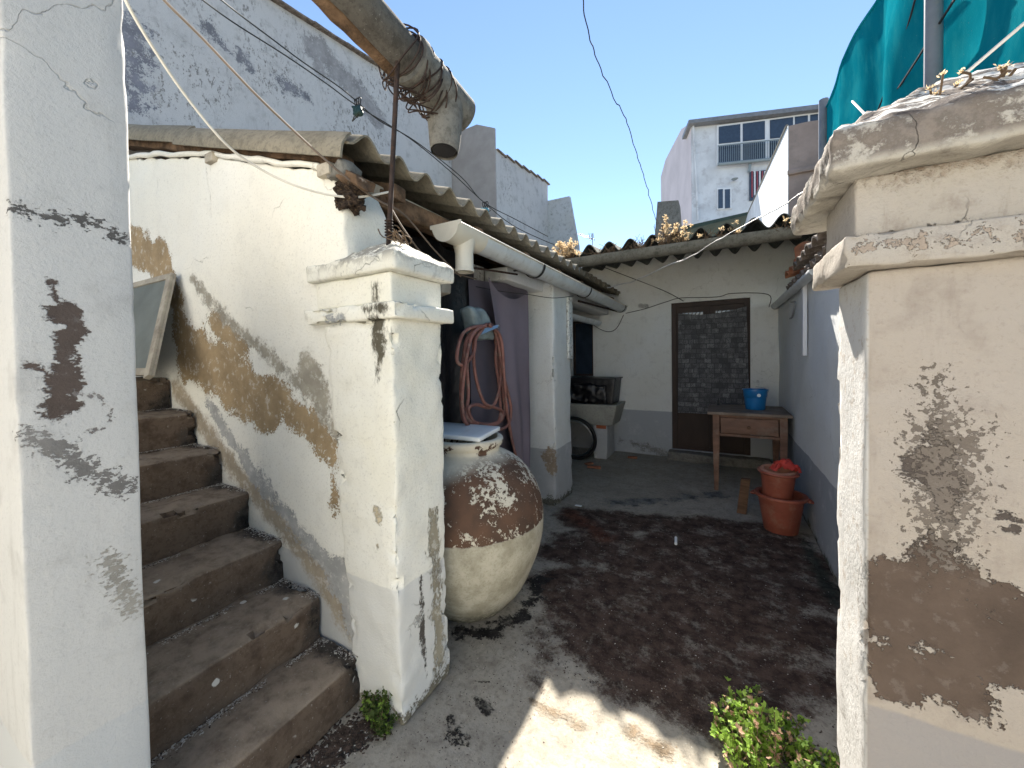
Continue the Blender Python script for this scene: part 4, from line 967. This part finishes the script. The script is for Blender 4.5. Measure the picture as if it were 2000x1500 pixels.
mk('roof_edge', hull8([FF(1345, 234, .4), FF(1345, 241, .4), FF(1660, 206, .4), FF(1660, 196, .4)], [p+fside*1.5 for p in (FF(1345, 234, .4), FF(1345, 241, .4), FF(1660, 206, .4), FF(1660, 196, .4))]), m_pole, fb, smooth=False)
def fquad(us, off0, off1): return hull8([FF(u, v, off0) for u, v in us], [FF(u, v, off0)+fside*(off0-off1) for u, v in us])
def vrow(u, top): return (244-(u-1400)*.118 if top else 0)
wn = mk('window_frame', fquad([(1400, 245), (1400, 323), (1620, 303), (1620, 216)], .10, .02), m_alu, fb, smooth=False)
tops = [(1404, 1446), (1451, 1494), (1504, 1549), (1553, 1578), (1583, 1598), (1603, 1620)]
for (a, b) in tops:
    mk('pane', fquad([(a, 248-(a-1400)*.13), (a, 281-(a-1400)*.10), (b, 281-(b-1400)*.10), (b, 248-(b-1400)*.13)], .13, .08), m_glass, wn, smooth=False)
    mk('lower_panel', fquad([(a, 286-(a-1400)*.10), (a, 318-(a-1400)*.10), (b, 318-(b-1400)*.10), (b, 286-(b-1400)*.10)], .13, .08), m_glass, wn, smooth=False)
rl = mk('balcony_rail', join(tube([FF(1402, 285, .3), FF(1620, 262, .3)], .03, 6), tube([FF(1402, 321, .3), FF(1620, 300, .3)], .08, 6), *[tube([FF(u, 285-(u-1402)*.105, .3), FF(u, 320-(u-1402)*.098, .3)], .014, 4) for u in range(1403, 1620, 4)]), m_bars, fb)
w2 = mk('window_frame', fquad([(1401, 367), (1401, 409), (1429, 407), (1429, 366)], .08, .0), m_alu, fb, smooth=False)
for (a, b) in ((1403, 1412), (1416, 1426)): mk('pane', fquad([(a, 370), (a, 407), (b, 406), (b, 369)], .11, .06), m_glass, w2, smooth=False)
mk('drain_pipe', tube([FF(1354, 245, .1), FF(1364, 430, .1)], .05, 6), m_far, fb)
mk('drain_pipe', tube([FF(1465, 318, .15), FF(1463, 336, .15)], .07, 6), m_bars, fb)
m_awn = simple('red_striped_cloth', (.30, .08, .10), .9, var=.2)
aw = mk('window_frame', fquad([(1464, 336), (1464, 392), (1480, 390), (1496, 332)], .08, .0), m_glass, fb, smooth=False)
for i in range(6): mk('blind_slat', fquad([(1468+5*i, 334), (1468+5*i, 385-4*i), (1470.6+5*i, 385-4*i), (1470.6+5*i, 334)], .12, .06), m_awn if i % 2 == 0 else m_alu, aw, smooth=False)
mk('dish', lathe([(0, 0), (.1, .02), (.16, .07)], FF(1435, 352, .2), 14), m_bars, fb)
# house with brown end wall
YH = 9.0
g0 = PY(1540, 246, YH); XH = g0.x
nh = thing('gable_house', 'house with bare brown rendered wall and white sloping flank behind the back roof', 'house', (XH+.6, YH, 0))
mk('brown_wall', prism([(XH, YH, 0), (XH+1.8, YH, 0), (XH+1.8, YH, PY(1620, 232, YH).z+.2), PY(1620, 232, YH), PY(1580, 237, YH), g0], (0, .25, 0)), m_brownw, nh, smooth=False)
mk('ledge', rbox(XH-.02, XH+1.8, YH-.06, YH, PY(1560, 333, YH).z-.06, PY(1560, 333, YH).z+.02, .01, .1, .012, 5), m_brownw, nh)
wl_ = [PX(1537, 246, XH-.012), PX(1457, 425, XH-.012)]
mk('white_flank', prism([(XH-.012, YH-.02, 0), (XH-.012, YH-.02, g0.z), (XH-.012, wl_[1].y, wl_[1].z), (XH-.012, wl_[1].y, 0)], (.01, 0, 0)), m_far, nh, smooth=False)
mk('verge', tube([wl_[0], wl_[1]], .03, 6), m_cement, nh)
c0 = [PY(u, v, 8.2) for (u, v) in ((1284, 394), (1325, 391), (1331, 470), (1278, 470))]
cs = mk('chimney', prism([(c0[3].x, 8.2, 0), (c0[2].x, 8.2, 0), c0[2], c0[1], c0[0], c0[3]], (0, .4, 0)), m_cement, smooth=False); tag(cs, 'tapering grey cement chimney behind the dry weeds', 'chimney')
gs = mk('metal_roof', prism([PY(1328, 444, 8.6), PY(1460, 414, 8.6), PY(1460, 420, 8.6), PY(1328, 452, 8.6)], (0, 2.5, .3)), m_gsheet, smooth=False); tag(gs, 'dark green sheet roof edge below the white house', 'roof')

# ================================================================== green shade net with poles
XN = 1.0
nz_top = lambda y: 3.86+.04*sin(y*1.9)+(y-4)*.065
gn = thing('shade_net', 'teal green shade netting stretched above the right wall', 'netting', (XN, 3.2, 2.3))
def fnet(u, v):
    y = 5.20-4.40*u; zt_ = nz_top(y); zb_ = 2.28+(.72 if y > 4.9 else 0)*min(1, (y-4.9)/.25)
    z = zb_+(zt_-zb_)*v
    return (XN-.03+min(1, u*6)*(.05*sin(y*4+z*1.5)*.7+.05*noise.noise(Vector((y*2.2, z*1.4, 0)))+.04*(1-v)*sin(y*7)), y, z)
mk('net', sheet(fnet, 90, 34, .0015), m_net, gn)
mk('hem', tube([Vector(fnet(i/40, 1)) for i in range(41)], .012, 6), m_net, gn)
p1 = mk('support_pole', tube([(XN-.05, 5.21, 2.2), (XN-.05, 5.21, 4.02)], .042, 12), m_pole, gn)
p2 = mk('support_pole', tube([(XN-.08, 2.70, 2.1), (XN-.08, 2.70, 4.6)], .033, 12), m_pole, gn)
mk('stay_pipe', tube([PX(1612, 330, .93), PX(1640, 420, .9)], .014, 8), m_alu, gn)
mk('cord', wire([PX(1560, 430, .93), PX(1700, 250, .93), PX(1870, -10, .93)], .006, 5), m_wireb, gn)
mk('cord', wire([PX(1640, 400, .93), PX(1740, 150, .93), PX(1790, -10, .93)], .005, 5), m_wireb, gn)
cs_ = thing('stone_coping', 'rough dark stone coping above the right pillar cap', 'coping', (1.0, 1.2, 2.0))
rs = [(PX(1885, 225, .95), .03), (PX(1925, 190, .95), .05), (PX(1965, 150, .95), .07), (PX(2020, 110, .95), .09)]
m_rock = simple('blackened_stone', (.05, .037, .033), .95, var=.6, scale=14, bump=1, bs=26, bd=.03, dirt=(.30, .27, .25), damt=.8)
ya, yb2 = PX(1925, 205, .86), PX(2080, 70, .86)
for i in range(6):
    y_ = ya.y+(yb2.y-ya.y)*(i/5); z_ = ya.z+(yb2.z-ya.z)*(i/5)
    mk('stone', rbox(.84+.02*(i*7%3), 1.2, y_-.05, y_+.045, z_-.10-.02*(i%3), z_-.01+.018*(i*5 % 3), .012, .008, .03, 17, None, i, chip=.03), m_rock, cs_)
bx = PX(2000, 180, .86)
mk('wall_base', rbox(.84, 1.25, yb2.y-.3, ya.y+.05, 1.5, ya.z-.12, .02, .08, .01, 4), m_rock, cs_)
wr3 = mk('bare_rod', tube([PX(1665, 198, .75), PX(1733, 268, .55)], .006, 8), m_wirew); tag(wr3, 'thin white rod poking out diagonally before the green net', 'rod')

# ================================================================== cables
def DW(u): return 5.43/(.877+.48*(u-1000)/750)
def cab(name, pts, r, mat, label, seg=6, wob=0):
    o = mk(name, wire([PD(*p) for p in pts], r, seg, 6, wob), mat); tag(o, label, 'cable' if name == 'cable' else 'wire'); return o
cab('cable', [(236, -30, 1.0), (250, 10, 1.02), (300, 95, 1.1), (365, 190, 1.2), (440, 280, 1.3), (500, 325, 1.38), (570, 360, 1.42), (640, 380, 1.46), (700, 385, 1.50), (760, 375, 1.6)], .0045, m_wirew, 'thick white cable hanging from the left pillar down to the shed corner')
cab('cable', [(300, -30, 1.2), (320, 0, 1.2), (400, 80, 1.25), (500, 185, 1.32), (600, 280, 1.4), (680, 350, 1.46), (740, 392, 1.55), (790, 420, 1.7), (850, 490, 1.9), (900, 540, 2.1)], .0042, m_wirea, 'brown cable running down over the corrugated sheet to the shed corner')
cab('wire', [(370, -20, 2.0), (450, 40, 2.2), (560, 110, 2.4), (640, 165, 2.6), (695, 205, 2.7), (800, 270, 3.0), (880, 335, 3.3), (945, 395, 3.6), (1010, 445, 4.0), (1110, 490, 4.4), (1180, 522, 4.6), (1290, 565, 4.85), (1335, 588, DW(1335)-.02)], .004, m_wireb, 'lower of the two dark wires crossing in front of the tall wall')
cab('wire', [(420, -10, 2.0), (470, 30, 2.15), (530, 75, 2.3), (590, 120, 2.45), (660, 168, 2.6), (690, 192, 2.7), (740, 235, 2.85), (810, 275, 3.1), (900, 345, 3.4), (945, 395, 3.6), (1010, 430, 4.0), (1070, 462, 4.3)], .004, m_wireb, 'upper of the two dark wires crossing in front of the tall wall')
cab('wire', [(1136, -20, 3.0), (1142, 30, 3.1), (1152, 75, 3.3), (1170, 125, 3.6), (1200, 190, 4.0), (1225, 240, 4.4), (1243, 300, 4.8), (1256, 340, 5.2), (1270, 390, 5.8), (1284, 440, 6.5)], .005, m_wireb, 'lone thin wire dropping across open sky', wob=.02)
cab('wire', [(1186, 562, 3.8), (1240, 548, 3.5), (1300, 520, 3.2), (1345, 503, 3.0), (1400, 470, 2.7), (1470, 432, 2.3), (1540, 395, 1.9), (1600, 355, 1.6), (1650, 335, 1.35), (1690, 300, 1.15), (1735, 272, 1.05)], .0035, m_wireg, 'bright twisted wire strung across the yard to the right pillar cap', wob=.008)
cab('cable', [(1736, 266, 1.05), (1800, 212, 1.02), (1880, 148, .98), (1960, 80, .95), (2040, 12, .92)], .0042, m_wirew, 'pale cord rising to the right in front of the green net')
cab('wire', [(u, v, DW(u)-.02) for u, v in ((1222, 612), (1260, 603), (1300, 590), (1330, 582), (1400, 580), (1430, 573), (1500, 575), (1502, 600))], .004, m_wireb, 'thin wire fixed along the wall above the back door')
cab('wire', [(u, v, DW(u)-.03) for u, v in ((1150, 628), (1170, 642), (1190, 648), (1205, 640), (1218, 615))], .004, m_wireb, 'drooping wire loop below the gutter end by the back wall')
cab('wire', [(930, 560, 2.5), (985, 570, 2.8), (1030, 575, 3.0), (1080, 582, 3.2), (1120, 578, 3.3)], .003, m_wireb, 'thin wire crossing the top of the mauve curtain to the column')
cab('cable', [(760, 400, 1.55), (790, 450, 1.6), (830, 500, 1.8), (880, 530, 2.0), (930, 545, 2.3)], .004, m_wirea, 'frayed cable sagging behind the pillar cap into the shed')
cab('wire', [(1560, 395, 7.), (1600, 320, 6.), (1625, 265, 4.8), (1690, 150, 4.), (1760, 60, 3.6), (1800, -10, 3.4)], .004, m_wireb, 'faint dark wire slanting over the green net')
def clampthing(u, v, dep, col, label, s):
    c_ = PD(u, v, dep)
    t_ = thing('wire_tensioner', label, 'tensioner', c_, 'tensioners on the two dark wires')
    mk('body', xf(rbox(-s, s, -s*.6, s*.6, -s*1.1, s*.7, s*.3, s*.3, s*.4, 30), Matrix.Translation(c_)), col, t_)
    for k_ in (-1, 0, 1): mk('hook', wire([c_+Vector((k_*s*.6, 0, s*.5)), c_+Vector((k_*s*.6+s*.3, 0, s*1.9)), c_+Vector((k_*s*.6-s*.3, 0, s*2.2)), c_+Vector((k_*s*.6, 0, s*.6))], s*.12, 5), m_wireb, t_)
    mk('tail', wire([c_+Vector((-s, 0, -s)), c_+Vector((-s*1.6, 0, -s*1.8)), c_+Vector((s*1.8, 0, -s*.2))], s*.1, 5), m_wireb, t_)
m_teal = simple('weathered_teal_plastic', (.06, .25, .32), .5, var=.4, scale=40); m_tb = simple('dark_green_plastic', (.02, .05, .05), .5)
clampthing(699, 214, 2.7, m_tb, 'black tangled wire tensioner in front of the tall white wall', .035)
clampthing(948, 411, 3.6, m_teal, 'small blue tensioner on the wires before the beige block', .035)

# ================================================================== vegetation
def leafquad(c_, d_, n_, L, W_):
    d_ = d_.normalized(); s_ = d_.cross(n_).normalized()*W_*.5
    b = c_; m_ = c_+d_*L*.55+n_*L*.06; e = c_+d_*L
    return [b, m_+s_, e, m_-s_], [(0, 1, 2, 3)]
def rnd(): return Vector((random.gauss(0, 1), random.gauss(0, 1), random.gauss(0, 1))).normalized()
def weed(name, label, cat, base, spread, hgt, stems, per, L, mats, lean=(0, 0, 0), group=None, bend=.6):
    t_ = thing(name, label, cat, base, group)
    parts = {i: [] for i in range(len(mats))}; ss_ = []
    for k_ in range(stems):
        a = random.uniform(0, 2*pi); r_ = spread*sqrt(random.random()); b = Vector(base)+Vector((r_*cos(a)*.5, r_*sin(a)*.5, 0))
        tip = Vector(base)+Vector((r_*cos(a), r_*sin(a), hgt*(1-.55*(r_/spread)**2)*random.uniform(.4, 1.15)))+Vector(lean)
        mid = b.lerp(tip, .5)+rnd()*hgt*.08
        ss_.append(tube(smoothpts([b, mid, tip], 3), .0016, 4, cap=False))
        for q_ in range(per):
            f_ = random.random()**.5; p = b.lerp(mid, f_*2) if f_ < .5 else mid.lerp(tip, f_*2-1)
            p = p+rnd()*L*.9
            d_ = (rnd()+Vector((0, 0, .4))).normalized(); n_ = (rnd()*.7+Vector((0, 0, 1))).normalized()
            mi = 0 if len(mats) == 1 or random.random() > .18*(len(mats)-1) else random.randrange(1, len(mats))
            Lf = L*random.uniform(.35, 1.35)
            for c3 in (-.9, 0, .9):                       # three-lobed leaf
                dd = Matrix.Rotation(c3, 3, n_) @ d_
                parts[mi].append(leafquad(p, dd, n_, Lf, Lf*.55))
    mk('stems', join(*ss_), m_stem, t_)['kind'] = 'stuff'
    nm = ('foliage', 'dried_leaves', 'dull_leaves')
    for i_, ps in parts.items():
        if ps: mk(nm[i_], join(*ps), mats[i_], t_, smooth=False)['kind'] = 'stuff'
    return t_
pb = GZ(1492, 1484)
weed('green_weed', 'bright leafy green weed with pinkish dry leaves at the foot of the right pillar', 'plant', (pb.x-.01, pb.y+.0, 0), .165, .19, 62, 26, .017, [m_leaf, m_pink, m_leafd])
weed('green_weed', 'low straggling part of weed between the leafy clump and right pillar', 'plant', (pb.x+.17, pb.y-.02, 0), .13, .08, 60, 22, .016, [m_leaf, m_pink, m_leafd])
pc_ = GZ(752, 1400)
weed('small_weed', 'little dull green weed growing between the bottom step and middle pillar', 'plant', (pc_.x, pc_.y, 0), .10, .10, 70, 22, .012, [m_leafd, m_leaf])
pc_ = GZ(712, 1350)
weed('small_weed', 'tiny weed sprouting where the bottom step meets the wall', 'plant', (pc_.x, pc_.y, 0), .035, .07, 22, 18, .008, [m_leafd, m_leaf])
def dryweed(base, label, spread, h, stems, blossoms, lean=0, bs=1.):
    t_ = thing('dry_weed', label, 'plant', base, 'dry weeds in the eave gutter')
    sp_, bl = [], []
    for k_ in range(stems):
        a = random.uniform(0, 2*pi); b = Vector(base)+Vector((random.uniform(-1, 1)*spread*.6, random.uniform(-.04, .02), 0))
        tip = b+Vector((random.uniform(-1, 1)*spread*.7+lean, random.uniform(-.10, .02), h*random.uniform(.25, 1)))
        mid = b.lerp(tip, .6)+rnd()*.02; sp_.append(tube(smoothpts([b, mid, tip], 3), .0022, 4, cap=False))
        if random.random() < blossoms:
            for q_ in range(16):
                c_ = tip+rnd()*.022*bs*random.random(); d_ = (rnd()+Vector((0, -.3, .6)))
                bl.append(leafquad(c_, d_, rnd(), random.uniform(.014, .030)*bs, .010*bs))
    mk('stems', join(*sp_), m_stem, t_)['kind'] = 'stuff'
    if bl: mk('seed_heads', join(*bl), m_dry, t_, smooth=False)['kind'] = 'stuff'
gb = lambda u, v: PY(u, v, 3.83)
def gbase(u): p = PY(u, 490, 3.83); return (p.x, 3.84, 2.33)
dryweed(gbase(1105), 'dense tuft of straw coloured dry weed at the left end of the cement gutter', .13, .20, 80, .8)
dryweed(gbase(1298), 'tall cream flowered dry weed in front of the grey chimney', .10, .27, 46, .55)
dryweed(gbase(1330), 'cream dry seed heads just right of the tallest dry weed', .08, .20, 26, .6)
dryweed(gbase(1185), 'thin bare dry stalks between the two flowered clumps', .22, .12, 40, .03)
dryweed(gbase(1250), 'dark bare stalks left of the tallest dry weed', .12, .15, 36, .05)
dryweed(gbase(1395), 'low pale sprigs in the middle of the cement gutter', .16, .11, 26, .18)
dryweed(gbase(1440), 'single cream sprig on the wire side of the gutter', .03, .13, 7, .5)
dryweed(gbase(1540), 'short dry grass at the right end of the cement gutter', .14, .10, 34, .12)
pcap = PY(1850, 238, 1.05)
dryweed((pcap.x, pcap.y, 1.79), 'low dry sprigs on the right pillar cap under the green net', .05, .035, 30, .6, 0, .25)
dryweed((-1.08, 1.12, 1.80), 'wisps of dry red grass on the middle pillar cap', .03, .04, 16, .1, 0, .3)

# ================================================================== litter
def litter(name, label_mat, n, area, zf, smin, smax, mat):
    V, Fc = [], []
    for i in range(n):
        x, y = area(); s_ = random.uniform(smin, smax); z = zf(x, y)
        a = random.uniform(0, pi); m_ = Matrix.Translation((x, y, z+s_*.15)) @ Matrix.Rotation(a, 4, 'Z') @ Matrix.Rotation(random.uniform(-.5, .5), 4, 'X')
        b = [m_ @ Vector((p[0]*s_, p[1]*s_*random.uniform(.3, .8), p[2]*s_*.25)) for p in ((-1, -1, 0), (1, -1, 0), (1, 1, 0), (-1, 1, 0), (0, 0, 1))]
        k_ = len(V); V += b; Fc += [(k_, k_+1, k_+4), (k_+1, k_+2, k_+4), (k_+2, k_+3, k_+4), (k_+3, k_, k_+4), (k_+3, k_+2, k_+1, k_)]
    o = mk(name, (V, Fc), mat, smooth=False); tag(o, kind='stuff', label=label_mat, cat='litter'); return o
gzf = lambda x, y: noise.fractal(Vector((x, y, 0))*2.2, 1, 2, 5)*.012
m_chip = simple('pale_chips', (.50, .47, .42), .9, var=.3, scale=60); m_dirt = simple('dark_crumbs', (.07, .05, .04), .95, var=.5, scale=40)
m_strw = simple('straw_bits', (.36, .28, .19), .9, var=.3, scale=60)
litter('paint_chips', 'scattered pale paint chips on the dark ground', 700, lambda: (random.uniform(-1.0, .56), random.uniform(1.2, 3.4)), gzf, .001, .0035, m_chip)
litter('soil_crumbs', 'dark soil and moss crumbs covering the middle of the yard', 5000, lambda: (min(.55, random.gauss(-.2, .42)), 1.5+abs(random.gauss(.6, .6))), gzf, .001, .005, m_dirt)
def near():
    t = random.random(); p = GZ(600+t*140, 1490-t*90); return p.x+random.gauss(0, .04), p.y+random.gauss(0, .04)
litter('grit', 'fine dark grit on the concrete before the clay jar', 700, lambda: (random.gauss(-.86, .16), random.gauss(1.2, .22)), gzf, .0008, .003, m_dirt)
litter('leaf_debris', 'dead leaf crumbs at the foot of the bottom step', 900, near, gzf, .002, .009, m_dirt)
litter('leaf_debris', 'pale grit mixed in the debris at the foot of the bottom step', 130, near, gzf, .002, .006, m_chip)
V_ = []
def stepdeb():
    i = random.randrange(0, NS-1); stepdeb.z = RISE*(i+1)
    if random.random() < .72: return XS[i+1]+abs(random.gauss(0, .014))+.01, random.uniform(.40, YW-.01)
    return random.uniform(XS[i+1], XS[i]), YW-.01-abs(random.gauss(0, .02))
litter('stair_litter', 'paint flakes and dry grit lying along the backs of the treads', 4600, stepdeb, lambda x, y: stepdeb.z+.001, .001, .004, m_chip)
litter('stair_litter', 'dark leaf crumbs lying in the corners of the treads', 2400, stepdeb, lambda x, y: stepdeb.z+.001, .001, .004, m_dirt)
litter('straw_litter', 'straw and twig bits scattered on the sunny concrete', 260, lambda: (random.uniform(-.75, .1), random.uniform(1.15, 1.7)), gzf, .0008, .003, m_strw)
